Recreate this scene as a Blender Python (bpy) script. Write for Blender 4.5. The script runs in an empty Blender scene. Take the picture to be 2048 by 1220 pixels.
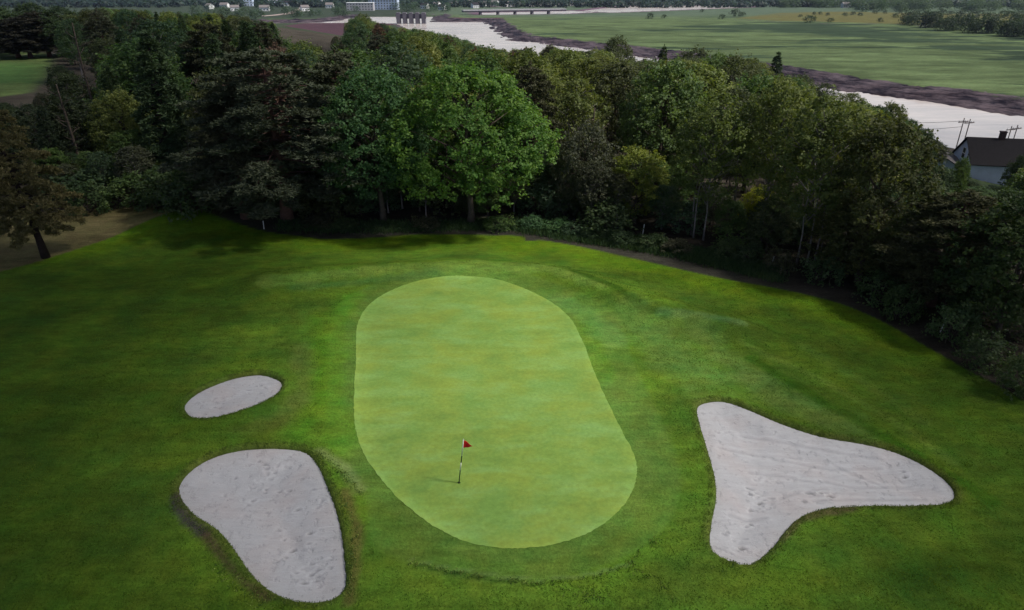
import bpy, math, random
import numpy as np
from mathutils import Vector
from mathutils.geometry import delaunay_2d_cdt

random.seed(7)
R = np.random.default_rng(7)
SC = bpy.context.scene
COL = SC.collection
F, HC, PITCH = 1365.0, 18.6, math.radians(25.5)
CP, SP = math.cos(PITCH), math.sin(PITCH)

# ------------------------------------------------------------------ helpers
def P(px, py, z=0.0):
    v = (610 - py) / F; u = (px - 1024) / F
    Y = CP + v * SP; Z = -SP + v * CP
    t = (z - HC) / Z
    return (u * t, Y * t)

def proj(x, y, z):
    dz = z - HC
    d = y * CP - dz * SP
    up = y * SP + dz * CP
    return 1024 + F * x / d, 610 - F * up / d, d

def PL(pts, z=0.0):
    return [P(a, b, z) for a, b in pts]

def tag(o, label=None, cat=None, group=None, kind=None):
    if label: o['label'] = label
    if cat: o['category'] = cat
    if group: o['group'] = group
    if kind: o['kind'] = kind
    return o

def mesh(name, V, Fc, mat=None, smooth=False):
    me = bpy.data.meshes.new(name)
    V = np.asarray(V, dtype=np.float32)
    if isinstance(Fc, np.ndarray) and Fc.ndim == 2:
        n, k = Fc.shape
        me.vertices.add(len(V)); me.vertices.foreach_set('co', V.ravel())
        me.loops.add(n * k); me.loops.foreach_set('vertex_index', Fc.ravel().astype(np.int32))
        me.polygons.add(n)
        me.polygons.foreach_set('loop_start', np.arange(0, n * k, k, dtype=np.int32))
        me.update(calc_edges=True)
        me.validate()
    else:
        me.from_pydata([tuple(map(float, v)) for v in V], [], [tuple(int(i) for i in f) for f in Fc])
        me.update()
    if smooth:
        me.polygons.foreach_set('use_smooth', np.ones(len(me.polygons), dtype=bool))
    for m in (mat if isinstance(mat, (list, tuple)) else [mat]):
        if m: me.materials.append(m)
    return me

def obj(name, me, parent=None, loc=(0, 0, 0)):
    o = bpy.data.objects.new(name, me); COL.objects.link(o)
    o.location = loc
    if parent: o.parent = parent
    return o

def empty(name, loc=(0, 0, 0), rz=0.0):
    o = bpy.data.objects.new(name, None); COL.objects.link(o)
    o.location = loc; o.rotation_euler = (0, 0, rz); o.empty_display_size = 0.5
    return o

class MB:
    """collects shapes into one mesh"""
    def __init__(s): s.V = []; s.F = []; s.M = []
    def add(s, V, Fc, mi=0):
        b = len(s.V); s.V += [tuple(v) for v in V]
        s.F += [tuple(b + i for i in f) for f in Fc]; s.M += [mi] * len(Fc)
    def box(s, x0, x1, y0, y1, z0, z1, mi=0):
        s.add([(x0,y0,z0),(x1,y0,z0),(x1,y1,z0),(x0,y1,z0),(x0,y0,z1),(x1,y0,z1),(x1,y1,z1),(x0,y1,z1)],
              [(0,3,2,1),(4,5,6,7),(0,1,5,4),(1,2,6,5),(2,3,7,6),(3,0,4,7)], mi)
    def prism(s, poly, y0, y1, mi=0):
        """poly in (x,z), extruded along y"""
        n = len(poly)
        V = [(x, y0, z) for x, z in poly] + [(x, y1, z) for x, z in poly]
        s.add(V, [tuple(range(n - 1, -1, -1)), tuple(range(n, 2 * n))] + [(i, (i + 1) % n, n + (i + 1) % n, n + i) for i in range(n)], mi)
    def tube(s, pts, rad, n=7, mi=0, cap=True):
        pts = [Vector(p) for p in pts]; b = len(s.V); m = len(pts)
        ref = Vector((0.31, 0.95, 0.1))
        for i, p in enumerate(pts):
            d = (pts[min(i + 1, m - 1)] - pts[max(i - 1, 0)])
            if d.length < 1e-9: d = Vector((0, 0, 1))
            d.normalize(); a = d.cross(ref)
            if a.length < 1e-3: a = d.cross(Vector((1, 0, 0)))
            a.normalize(); c = d.cross(a)
            for k in range(n):
                t = 2 * math.pi * k / n
                s.V.append(tuple(p + (a * math.cos(t) + c * math.sin(t)) * rad[i]))
        for i in range(m - 1):
            for k in range(n):
                s.F.append((b + i * n + k, b + i * n + (k + 1) % n, b + (i + 1) * n + (k + 1) % n, b + (i + 1) * n + k)); s.M.append(mi)
        if cap:
            s.F.append(tuple(b + k for k in range(n - 1, -1, -1))); s.M.append(mi)
            s.F.append(tuple(b + (m - 1) * n + k for k in range(n))); s.M.append(mi)
    def mesh(s, name, mats, smooth=False):
        me = bpy.data.meshes.new(name)
        me.from_pydata(s.V, [], s.F)
        for m in (mats if isinstance(mats, (list, tuple)) else [mats]): me.materials.append(m)
        me.polygons.foreach_set('material_index', np.array(s.M, dtype=np.int32))
        if smooth: me.polygons.foreach_set('use_smooth', np.ones(len(me.polygons), dtype=bool))
        me.update()
        return me
    def build(s, name, mats, parent=None, smooth=False, loc=(0, 0, 0)):
        return obj(name, s.mesh(name, mats, smooth), parent, loc)

# ------------------------------------------------------------------ noise / sdf in numpy
def _hash(i, j, s):
    n = (i * 374761393 + j * 668265263 + s * 1442695041) & 0x7fffffff
    n = ((n ^ (n >> 13)) * 1274126177) & 0x7fffffff
    return ((n ^ (n >> 16)) & 0xffff) / 65535.0

def vnoise(x, y, s=0):
    xi = np.floor(x).astype(np.int64); yi = np.floor(y).astype(np.int64)
    fx = x - xi; fy = y - yi
    fx = fx * fx * (3 - 2 * fx); fy = fy * fy * (3 - 2 * fy)
    a = _hash(xi, yi, s); b = _hash(xi + 1, yi, s); c = _hash(xi, yi + 1, s); d = _hash(xi + 1, yi + 1, s)
    return (a * (1 - fx) + b * fx) * (1 - fy) + (c * (1 - fx) + d * fx) * fy

def fbm(x, y, s=0, o=4):
    r = 0; a = 0.5; t = 0
    for k in range(o):
        r = r + a * vnoise(x * 2 ** k + 17.3 * k, y * 2 ** k - 9.1 * k, s + k); t += a; a *= 0.55
    return r / t

def ss(a, b, x):
    t = np.clip((x - a) / (b - a), 0, 1)
    return t * t * (3 - 2 * t)

def _segs(pts, closed):
    k = (id(pts), len(pts), pts[0][0], pts[0][1], closed)
    a = _SC.get(k)
    if a is None:
        q = np.array(pts, float); A = q if closed else q[:-1]; B = np.roll(q, -1, 0) if closed else q[1:]
        a = (A, B, B - A, np.maximum(((B - A) ** 2).sum(1), 1e-12), pts)
        _SC[k] = a
    return a
_SC = {}

def _dist(x, y, pts, closed):
    """distance to the outline (and whether inside, for a closed one)"""
    x = np.asarray(x, float); y = np.asarray(y, float); shp = x.shape; x = x.ravel(); y = y.ravel()
    A, B, E, L2, _ = _segs(pts, closed)
    n = len(A)
    d = np.empty(len(x)); ins = np.zeros(len(x), bool)
    step = max(1, 400000 // n)
    for s in range(0, len(x), step):
        X = x[s:s+step, None]; Y = y[s:s+step, None]
        dx = X - A[:, 0]; dy = Y - A[:, 1]
        t = (dx * E[:, 0] + dy * E[:, 1]) / L2
        np.minimum(t, 1, out=t); np.maximum(t, 0, out=t)
        d[s:s+step] = ((dx - t * E[:, 0]) ** 2 + (dy - t * E[:, 1]) ** 2).min(1)
        if closed:
            c = (A[:, 1] > Y) != (B[:, 1] > Y)
            ey = np.where(E[:, 1] == 0, 1e-12, E[:, 1])
            ins[s:s+step] = ((c & (dx < dy / ey * E[:, 0])).sum(1) % 2) == 1
    return np.sqrt(d).reshape(shp), ins.reshape(shp)

def sdpoly(x, y, poly):
    """signed distance, positive inside; far away from a small outline only roughly"""
    x = np.asarray(x, float); y = np.asarray(y, float)
    if x.size > 5000:
        q = _segs(poly, True)[0]; lo = q.min(0); hi = q.max(0); m = 60.0
        if (hi - lo).max() < 90:
            near = (x > lo[0] - m) & (x < hi[0] + m) & (y > lo[1] - m) & (y < hi[1] + m)
            out = -np.hypot(np.maximum(np.maximum(lo[0] - x, x - hi[0]), 0), np.maximum(np.maximum(lo[1] - y, y - hi[1]), 0))
            d, i = _dist(x[near], y[near], poly, True)
            out[near] = np.where(i, d, -d)
            return out
    d, i = _dist(x, y, poly, True)
    return np.where(i, d, -d)

def dline(x, y, pts):
    return _dist(x, y, pts, False)[0]

def spline(pts, n=8, closed=True):
    out = []; m = len(pts)
    for i in range(m if closed else m - 1):
        p0 = pts[(i - 1) % m] if closed or i > 0 else pts[0]; p1 = pts[i]
        p2 = pts[(i + 1) % m]; p3 = pts[(i + 2) % m] if closed or i + 2 < m else pts[-1]
        for k in range(n):
            t = k / n
            out.append(tuple(0.5 * (2 * p1[j] + (p2[j] - p0[j]) * t + (2 * p0[j] - 5 * p1[j] + 4 * p2[j] - p3[j]) * t * t +
                                    (3 * p1[j] - p0[j] - 3 * p2[j] + p3[j]) * t ** 3) for j in (0, 1)))
    if not closed: out.append(pts[-1])
    return out

# ------------------------------------------------------------------ plan of the place
GREEN = spline(PL([(935,565),(1010,574),(1080,600),(1135,638),(1165,690),(1195,765),(1235,850),(1268,915),(1272,960),(1250,1010),(1195,1058),(1120,1088),(1030,1099),(950,1090),(880,1062),(815,1015),(765,965),(725,905),(710,850),(709,790),(713,720),(716,655),(745,612),(800,582),(865,568)]), 14)
GREEN = [(a + random.uniform(-.022, .022), b + random.uniform(-.022, .022)) for a, b in GREEN]
FRINGE = spline(PL([(900,553),(1010,556),(1110,582),(1200,618),(1245,665),(1262,720),(1300,800),(1345,900),(1360,980),(1330,1060),(1250,1120),(1120,1160),(1000,1172),(860,1150),(745,1090),(735,1010),(690,930),(662,870),(655,790),(655,720),(668,660),(700,600),(790,566)]), 5)
BSMALL = spline(PL([(368,818),(385,795),(420,775),(470,758),(520,752),(555,762),(566,775),(553,797),(515,818),(470,834),(425,843),(385,840)]), 5)
BLEFT = spline(PL([(358,985),(368,955),(410,925),(470,908),(545,903),(606,908),(635,932),(655,975),(672,1020),(685,1075),(692,1140),(693,1180),(672,1205),(630,1214),(580,1205),(535,1180),(500,1145),(470,1100),(435,1058),(385,1025)]), 5)
BRIGHT = spline(PL([(1392,826),(1410,810),(1450,808),(1500,826),(1560,852),(1640,878),(1725,893),(1790,910),(1850,938),(1895,972),(1908,1000),(1885,1016),(1820,1022),(1730,1022),(1650,1027),(1600,1044),(1570,1072),(1545,1105),(1510,1136),(1485,1142),(1440,1126),(1418,1100),(1420,1055),(1430,1000),(1425,950),(1408,890)]), 5)
MOWN = spline(PL([(-500,700),(-250,610),(0,545),(120,510),(215,480),(300,455),(385,437),(440,452),(520,466),(600,474),(660,478),(800,472),(940,474),(1040,478),(1052,488),(1090,487),(1160,498),(1240,518),(1330,538),(1450,562),(1560,580),(1680,608),(1770,645),(1850,690),(1940,745),(2048,808),(2200,930),(2500,1200),(2300,1800),(1100,1900),(-300,1700)]), 4)
BUNKERS = [(BSMALL, 0.16), (BLEFT, 0.30), (BRIGHT, 0.26)]
FARW = [(-420,660),(-175,690),(-158,800),(-86,800),(-80,703),(-30,700),(-15,577),(-6,489),(45,417),(80,352),(101,303),(118,258),(137,233),(150,202),(172,120),(195,0),(220,-400)]
NEARW = [(160,-400),(146,0),(133,80),(118,140),(104,168),(72,206),(48,250),(20,310),(-20,380),(-60,470),(-78,560),(-100,640),(-125,655),(-420,625)]
RIVER = FARW + NEARW
MARSHFRONT = [(-420,668),(-185,700),(-168,812),(-76,812),(-68,712),(-8,705),(2,530),(14,489),(50,437),(93,378),(121,313),(137,262),(152,240),(168,200),(190,120),(212,0),(240,-400)]
FARLAND = MARSHFRONT + [(3000,-400),(6000,9000),(-6000,9000),(-3000,700)]
FARPOOL1 = PL([(1168,22),(1235,13),(1330,11),(1500,13),(1500,15),(1400,18),(1300,22),(1225,25)], -17.9)
FARPOOL2 = PL([(985,11),(1060,8),(1190,7),(1190,10),(1090,12),(1000,14)], -17.9)
FARPOOL3 = PL([(960,26),(1145,22),(1190,24),(1120,28),(970,30)], -17.9)

def height(x, y, bunk=True):
    x = np.asarray(x, float); y = np.asarray(y, float)
    dr = sdpoly(x, y, RIVER)
    dn = dline(x, y, NEARW)
    # near side
    far = sdpoly(x, y, FARLAND) > 0
    df = dline(x, y, FARW)
    w = fbm(x * 0.09, y * 0.09, 5, 3)
    near = -18 + 18.2 * ss(-6, 118, dn + 6 * (w - 0.5))
    near = near * (1 - 0.0) + 0.0
    tside = ss(0, 22, df + 16 * (w - 0.5))
    gully = (fbm(x * 0.16, y * 0.10, 9, 4) - 0.5) * 3.2 * ss(0, 5, df) * (1 - ss(16, 26, df))
    fz = -18.1 + 2.6 * tside + gully * 0.8
    fz = fz - 2.1 * ss(620, 900, y) * ss(24, 40, df)
    fz = fz + 20 * ss(1150, 3000, y) + 30 * ss(2500, 5000, y)
    # dyke land to the right and beyond
    dk = ss(0, 1, (x - 250) / 150.0) * ss(330, 430, y) * (1 - ss(900, 1200, y))
    fz = fz + 1.0 * dk
    isfar = far | ((df < dn) & (dr <= 0))
    z = np.where(isfar, fz, near)
    # left-far town shore: gently lower
    shore = ss(330, 620, y) * (1 - isfar)
    z = z * (1 - shore) + (-15.8 + 12 * ss(900, 2500, y)) * shore + 0
    z = np.where(dr > 0, -18 - 2.6 * ss(-1.5, 7, dr + 5 * (w - 0.5)), z)
    for q in (FARPOOL1, FARPOOL2, FARPOOL3):
        z = np.where(y > 700, z - 2.0 * ss(-4, 5, sdpoly(x, y, q)), z)
    # gentle golf relief
    g = 1 - ss(70, 120, np.hypot(x, y - 20))
    z = z + g * ((fbm(x * 0.06 + 3, y * 0.06, 21, 3) - 0.5) * 0.9)
    inner = ss(-5, 1.0, sdpoly(x, y, GREEN))
    z = z * (1 - inner) + (0.16 + 0.012 * (y - 30)) * inner * g + z * inner * (1 - g)
    rx = dline(x, y, RIDGE)
    z = z + g * 0.55 * np.exp(-(rx / 1.5) ** 2)
    mx, my = MOUND
    z = z + 0.9 * np.exp(-(((x - mx) / 5.5) ** 2 + ((y - my) / 3.6) ** 2))
    if bunk:
        for q, dep in BUNKERS:
            s = sdpoly(x, y, q)
            z = z + 0.07 * np.exp(-(s / 0.7) ** 2) * (s < 0) + 0.07 * (s >= 0) - (0.35 + dep) * ss(-0.11, 0.31, s)
    z = z - 0.05 * ss(0.12, 0.5, sdpoly(x, y, GREEN))
    return z
RIDGE = PL([(530,572),(640,556),(800,548),(950,546),(1080,556),(1180,580),(1280,612),(1370,640),(1470,662)])
MOUND = P(395, 448)

def gz(x, y):
    return float(height(np.array([x]), np.array([y]))[0])

def Pg(px, py):
    """point of the ground seen at that place of the photograph"""
    z = 0.0
    for _ in range(25):
        x, y = P(px, py, z); z = 0.5 * z + 0.5 * float(height(np.array([x]), np.array([y]), False)[0])
    x, y = P(px, py, z)
    return x, y, gz(x, y)

# ------------------------------------------------------------------ materials
def newmat(name):
    m = bpy.data.materials.new(name); m.use_nodes = True
    nt = m.node_tree; nt.nodes.clear()
    out = nt.nodes.new('ShaderNodeOutputMaterial')
    b = nt.nodes.new('ShaderNodeBsdfPrincipled')
    nt.links.new(b.outputs[0], out.inputs[0])
    return m, nt, b, out

def N(nt, t, **kw):
    n = nt.nodes.new(t)
    for k, v in kw.items():
        if k in n.inputs: n.inputs[k].default_value = v
        else: setattr(n, k, v)
    return n

def noisef(nt, scale, detail=4, rough=0.6, vec=None):
    n = N(nt, 'ShaderNodeTexNoise', Scale=scale, Detail=detail, Roughness=rough)
    if vec is not None: nt.links.new(vec, n.inputs['Vector'])
    return n.outputs[0]

def maprange(nt, src, a, b, lo, hi):
    n = N(nt, 'ShaderNodeMapRange'); n.inputs[1].default_value = a; n.inputs[2].default_value = b
    n.inputs[3].default_value = lo; n.inputs[4].default_value = hi
    nt.links.new(src, n.inputs[0]); return n.outputs[0]

def mult(nt, colsock, fac):
    n = N(nt, 'ShaderNodeVectorMath', operation='SCALE')
    nt.links.new(colsock, n.inputs[0]); nt.links.new(fac, n.inputs['Scale']); return n.outputs[0]

def math2(nt, op, a, b):
    n = N(nt, 'ShaderNodeMath', operation=op)
    for i, v in enumerate((a, b)):
        if isinstance(v, (int, float)): n.inputs[i].default_value = v
        else: nt.links.new(v, n.inputs[i])
    return n.outputs[0]

def mixc(nt, fac, a, b):
    n = N(nt, 'ShaderNodeMix', data_type='RGBA')
    if isinstance(fac, (int, float)): n.inputs[0].default_value = fac
    else: nt.links.new(fac, n.inputs[0])
    for i, v in ((6, a), (7, b)):
        if isinstance(v, tuple): n.inputs[i].default_value = (*v, 1)
        else: nt.links.new(v, n.inputs[i])
    return n.outputs[2]

def bump(nt, b, h, dist, strength=1.0):
    n = N(nt, 'ShaderNodeBump'); n.inputs['Strength'].default_value = strength; n.inputs['Distance'].default_value = dist
    nt.links.new(h, n.inputs['Height']); nt.links.new(n.outputs[0], b.inputs['Normal'])

def simple(name, c, rough=0.7, var=0.15, scale=2.0, spec=0.3, dist=0.0):
    m, nt, b, _ = newmat(name)
    tc = N(nt, 'ShaderNodeTexCoord').outputs['Object']
    f = maprange(nt, noisef(nt, scale, 5, 0.6, tc), 0.25, 0.75, 1 - var, 1 + var)
    rgb = N(nt, 'ShaderNodeRGB'); rgb.outputs[0].default_value = (*c, 1)
    nt.links.new(mult(nt, rgb.outputs[0], f), b.inputs['Base Color'])
    b.inputs['Roughness'].default_value = rough
    b.inputs['Specular IOR Level'].default_value = spec
    if dist: bump(nt, b, noisef(nt, scale * 4, 4, 0.6, tc), dist)
    return m

def ground_mat():
    m, nt, b, _ = newmat('turf_and_soil')
    geo = N(nt, 'ShaderNodeNewGeometry').outputs['Position']
    att = N(nt, 'ShaderNodeAttribute', attribute_name='zone').outputs['Color']
    fine = noisef(nt, 9.0, 5, 0.72, geo)
    mid = noisef(nt, 1.3, 4, 0.62, geo)
    mp = N(nt, 'ShaderNodeMapping'); mp.inputs['Scale'].default_value = (0.5, 2.2, 1); mp.inputs['Rotation'].default_value = (0, 0, 0.35)
    nt.links.new(geo, mp.inputs[0])
    streak = noisef(nt, 1.6, 4, 0.65, mp.outputs[0])
    f = math2(nt, 'MULTIPLY', maprange(nt, fine, 0.3, 0.7, 0.76, 1.26), maprange(nt, mid, 0.3, 0.7, 0.86, 1.14))
    f = math2(nt, 'MULTIPLY', f, maprange(nt, streak, 0.3, 0.7, 0.84, 1.18))
    mp2 = N(nt, 'ShaderNodeMapping'); mp2.inputs['Scale'].default_value = (1, 2.6, 1)
    nt.links.new(geo, mp2.inputs[0])
    f = math2(nt, 'MULTIPLY', f, maprange(nt, noisef(nt, 0.11, 6, 0.7, mp2.outputs[0]), 0.3, 0.7, 0.72, 1.28))
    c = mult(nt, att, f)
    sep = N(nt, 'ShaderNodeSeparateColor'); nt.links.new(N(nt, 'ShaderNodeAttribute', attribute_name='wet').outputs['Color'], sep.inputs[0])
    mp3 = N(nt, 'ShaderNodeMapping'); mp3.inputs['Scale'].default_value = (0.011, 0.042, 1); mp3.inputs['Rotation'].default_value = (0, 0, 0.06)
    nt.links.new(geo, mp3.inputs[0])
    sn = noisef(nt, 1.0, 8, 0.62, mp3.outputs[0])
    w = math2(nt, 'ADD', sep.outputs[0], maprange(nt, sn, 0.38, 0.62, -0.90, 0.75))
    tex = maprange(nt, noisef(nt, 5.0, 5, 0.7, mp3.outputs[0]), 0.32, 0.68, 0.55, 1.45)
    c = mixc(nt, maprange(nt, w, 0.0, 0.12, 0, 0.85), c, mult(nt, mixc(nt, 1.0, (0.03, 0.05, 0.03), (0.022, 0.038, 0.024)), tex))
    mp4 = N(nt, 'ShaderNodeMapping'); mp4.inputs['Scale'].default_value = (0.10, 0.075, 1); mp4.inputs['Rotation'].default_value = (0, 0, 0.5); nt.links.new(geo, mp4.inputs[0])
    mn_ = noisef(nt, 1.0, 7, 0.78, mp4.outputs[0])
    mudc = mixc(nt, maprange(nt, mn_, 0.42, 0.62, 0, 1), (0.006, 0.004, 0.008), (0.085, 0.066, 0.078))
    mf = maprange(nt, math2(nt, 'ADD', sep.outputs[1], maprange(nt, mn_, 0.35, 0.65, -0.4, 0.4)), -0.03, 0.03, 0, 1)
    c = mixc(nt, mf, c, mudc)
    nt.links.new(math2(nt, 'SUBTRACT', 0.88, math2(nt, 'MULTIPLY', mf, 0.35)), b.inputs['Roughness'])
    hue = N(nt, 'ShaderNodeHueSaturation'); nt.links.new(c, hue.inputs['Color'])
    nt.links.new(maprange(nt, noisef(nt, 0.7, 3, 0.6, geo), 0.3, 0.7, 0.482, 0.518), hue.inputs['Hue'])
    nt.links.new(hue.outputs[0], b.inputs['Base Color'])
    b.inputs['Specular IOR Level'].default_value = 0.02
    bh = math2(nt, 'ADD', fine, math2(nt, 'MULTIPLY', mid, 1.5))
    bump(nt, b, bh, 0.10, 0.9)
    return m

def green_mat():
    m, nt, b, _ = newmat('putting_turf')
    geo = N(nt, 'ShaderNodeNewGeometry').outputs['Position']
    mp = N(nt, 'ShaderNodeMapping'); mp.inputs['Scale'].default_value = (0.5, 1.3, 1); mp.inputs['Rotation'].default_value = (0, 0, -0.9)
    nt.links.new(geo, mp.inputs[0])
    a = noisef(nt, 0.42, 5, 0.62, geo); s = noisef(nt, 0.75, 5, 0.66, mp.outputs[0]); f = noisef(nt, 6, 4, 0.7, geo)
    c = mixc(nt, maprange(nt, a, 0.36, 0.64, 0, 1), (0.155, 0.285, 0.062), (0.215, 0.310, 0.056))
    c = mixc(nt, maprange(nt, s, 0.46, 0.70, 0, 0.75), c, (0.160, 0.290, 0.090))
    fac = math2(nt, 'MULTIPLY', maprange(nt, f, 0.3, 0.7, 0.86, 1.14), maprange(nt, s, 0.3, 0.7, 0.84, 1.16))
    att = N(nt, 'ShaderNodeAttribute', attribute_name='zone').outputs['Fac']
    fac = math2(nt, 'MULTIPLY', fac, att)
    nt.links.new(mult(nt, c, fac), b.inputs['Base Color'])
    b.inputs['Roughness'].default_value = 0.7; b.inputs['Specular IOR Level'].default_value = 0.15
    bump(nt, b, f, 0.02, 0.6)
    return m

def sand_mat():
    m, nt, b, _ = newmat('bunker_sand')
    geo = N(nt, 'ShaderNodeNewGeometry').outputs['Position']
    mp = N(nt, 'ShaderNodeMapping'); mp.inputs['Scale'].default_value = (0.6, 3.0, 1); mp.inputs['Rotation'].default_value = (0, 0, 0.15)
    nt.links.new(geo, mp.inputs[0])
    rake = noisef(nt, 2.2, 5, 0.6, mp.outputs[0]); pit = noisef(nt, 3.3, 4, 0.62, geo); f = noisef(nt, 22, 3, 0.7, geo)
    big = noisef(nt, 0.6, 3, 0.5, geo)
    c = mixc(nt, maprange(nt, big, 0.45, 0.7, 0, 0.6), (0.38, 0.39, 0.435), (0.39, 0.365, 0.39))
    fac = math2(nt, 'MULTIPLY', maprange(nt, pit, 0.26, 0.44, 0.84, 1.0), maprange(nt, rake, 0.3, 0.7, 0.94, 1.05))
    fac = math2(nt, 'MULTIPLY', fac, maprange(nt, f, 0.3, 0.7, 0.91, 1.09))
    fac = math2(nt, 'MULTIPLY', fac, N(nt, 'ShaderNodeAttribute', attribute_name='zone').outputs['Fac'])
    nt.links.new(mult(nt, c, fac), b.inputs['Base Color'])
    b.inputs['Roughness'].default_value = 0.95; b.inputs['Specular IOR Level'].default_value = 0.1
    h = math2(nt, 'ADD', maprange(nt, pit, 0.28, 0.45, 0, 1), math2(nt, 'MULTIPLY', rake, 0.8))
    h = math2(nt, 'ADD', h, math2(nt, 'MULTIPLY', f, 0.35))
    bump(nt, b, h, 0.03, 0.7)
    return m

def water_mat():
    m, nt, b, _ = newmat('muddy_water')
    geo = N(nt, 'ShaderNodeNewGeometry').outputs['Position']
    mq = N(nt, 'ShaderNodeMapping'); mq.inputs['Scale'].default_value = (0.05, 0.16, 1); mq.inputs['Rotation'].default_value = (0, 0, -0.5); nt.links.new(geo, mq.inputs[0])
    q = noisef(nt, 1.0, 6, 0.65, mq.outputs[0])
    nt.links.new(mixc(nt, maprange(nt, q, 0.35, 0.65, 0, 1), (0.40, 0.365, 0.36), (0.45, 0.41, 0.405)), b.inputs['Base Color'])
    nt.links.new(maprange(nt, q, 0.35, 0.7, 0.10, 0.28), b.inputs['Roughness'])
    b.inputs['IOR'].default_value = 1.33
    b.inputs['Specular IOR Level'].default_value = 0.5
    mp = N(nt, 'ShaderNodeMapping'); mp.inputs['Scale'].default_value = (1, 0.4, 1); nt.links.new(geo, mp.inputs[0])
    bump(nt, b, noisef(nt, 0.8, 4, 0.6, mp.outputs[0]), 0.05, 0.35)
    return m

def leaf_mat(name, transl=0.35, rough=0.55, hue=0.03):
    m, nt, b, out = newmat(name)
    oi = N(nt, 'ShaderNodeObjectInfo')
    att = N(nt, 'ShaderNodeAttribute', attribute_name='tone').outputs['Fac']
    c = mult(nt, oi.outputs['Color'], att)
    hs = N(nt, 'ShaderNodeHueSaturation'); nt.links.new(c, hs.inputs['Color'])
    nt.links.new(maprange(nt, att, 0.5, 1.5, 0.5 + hue, 0.5 - hue), hs.inputs['Hue'])
    c = hs.outputs[0]
    nt.links.new(c, b.inputs['Base Color'])
    b.inputs['Roughness'].default_value = rough; b.inputs['Specular IOR Level'].default_value = 0.18
    tr = N(nt, 'ShaderNodeBsdfTranslucent')
    yl = N(nt, 'ShaderNodeVectorMath', operation='MULTIPLY'); nt.links.new(c, yl.inputs[0]); yl.inputs[1].default_value = (1.5, 1.5, 0.6)
    nt.links.new(yl.outputs[0], tr.inputs[0])
    mx = N(nt, 'ShaderNodeMixShader'); mx.inputs[0].default_value = transl
    nt.links.new(b.outputs[0], mx.inputs[1]); nt.links.new(tr.outputs[0], mx.inputs[2])
    nt.links.new(mx.outputs[0], out.inputs[0])
    return m

M_GROUND = ground_mat(); M_GREEN = green_mat(); M_SAND = sand_mat(); M_WATER = water_mat()
M_LEAF = leaf_mat('broad_leaves', 0.36); M_NEEDLE = leaf_mat('needles', 0.15, 0.7, 0.02)
M_GRASSB = leaf_mat('grass_blades', 0.35, 0.7, 0.04)
M_BARK = simple('grey_brown_bark', (0.085, 0.07, 0.062), 0.95, 0.4, 3, 0.1, 0.03)
M_BARKRED = simple('red_pine_bark', (0.13, 0.075, 0.07), 0.95, 0.35, 3, 0.1, 0.03)
M_BARKDARK = simple('dark_bark', (0.035, 0.026, 0.028), 0.95, 0.4, 3, 0.1, 0.03)
M_BIRCH = simple('pale_birch_bark', (0.19, 0.175, 0.185), 0.9, 0.45, 5, 0.15, 0.01)
M_WHITE = simple('white_paint', (0.62, 0.64, 0.68), 0.6, 0.06, 1.5)
M_SIDING = simple('white_siding', (0.44, 0.52, 0.70), 0.7, 0.08, 1.2)
M_ROOFD = simple('dark_shingles', (0.012, 0.011, 0.015), 0.85, 0.35, 3, 0.2, 0.02)
M_ROOFG = simple('grey_shingles', (0.13, 0.12, 0.125), 0.85, 0.25, 3, 0.2, 0.02)
M_GLASS = simple('dark_window_glass', (0.02, 0.024, 0.035), 0.12, 0.1, 1, 0.6)
M_BRICK = simple('chimney_brick', (0.055, 0.034, 0.036), 0.9, 0.3, 6)
M_POLE = simple('weathered_pole_wood', (0.20, 0.16, 0.15), 0.9, 0.3, 6)
M_WIRE = simple('black_wire', (0.02, 0.02, 0.02), 0.5)
M_CONC = simple('bridge_concrete', (0.10, 0.095, 0.12), 0.9, 0.2, 0.3)
M_DARKC = simple('dark_wet_concrete', (0.03, 0.028, 0.045), 0.9, 0.2, 0.3)
M_DECK = simple('pale_bridge_deck', (0.30, 0.30, 0.34), 0.9, 0.15, 0.3)
M_GREY = simple('grey_cladding', (0.34, 0.34, 0.38), 0.7, 0.1, 0.4)
M_BLUEW = simple('pale_blue_cladding', (0.42, 0.50, 0.66), 0.7, 0.1, 0.4)
M_MAROON = simple('maroon_roofing', (0.10, 0.045, 0.06), 0.85, 0.25, 0.4)
M_RED = simple('red_flag_cloth', (0.62, 0.008, 0.015), 0.6, 0.1, 6)
M_PWHITE = simple('white_pole_paint', (0.66, 0.70, 0.62), 0.35, 0.04, 5)
M_PDARK = simple('dark_green_pole_paint', (0.02, 0.06, 0.02), 0.4, 0.1, 5)
M_CUP = simple('hole_cup', (0.015, 0.02, 0.012), 0.8, 0.1, 5)
M_ROAD = simple('dusty_road', (0.27, 0.22, 0.21), 0.95, 0.2, 0.2)

# ------------------------------------------------------------------ ground sheet
def axis(lo, hi, a, b, step, g):
    """fine between a and b, growing outwards to lo / hi"""
    c = list(np.arange(a, b + step / 2, step)); s = step; v = c[-1]
    while v < hi: s *= g; v += s; c.append(v)
    s = step; v = c[0]; l = []
    while v > lo: s *= g; v -= s; l.append(v)
    return np.array(l[::-1] + c)

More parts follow.
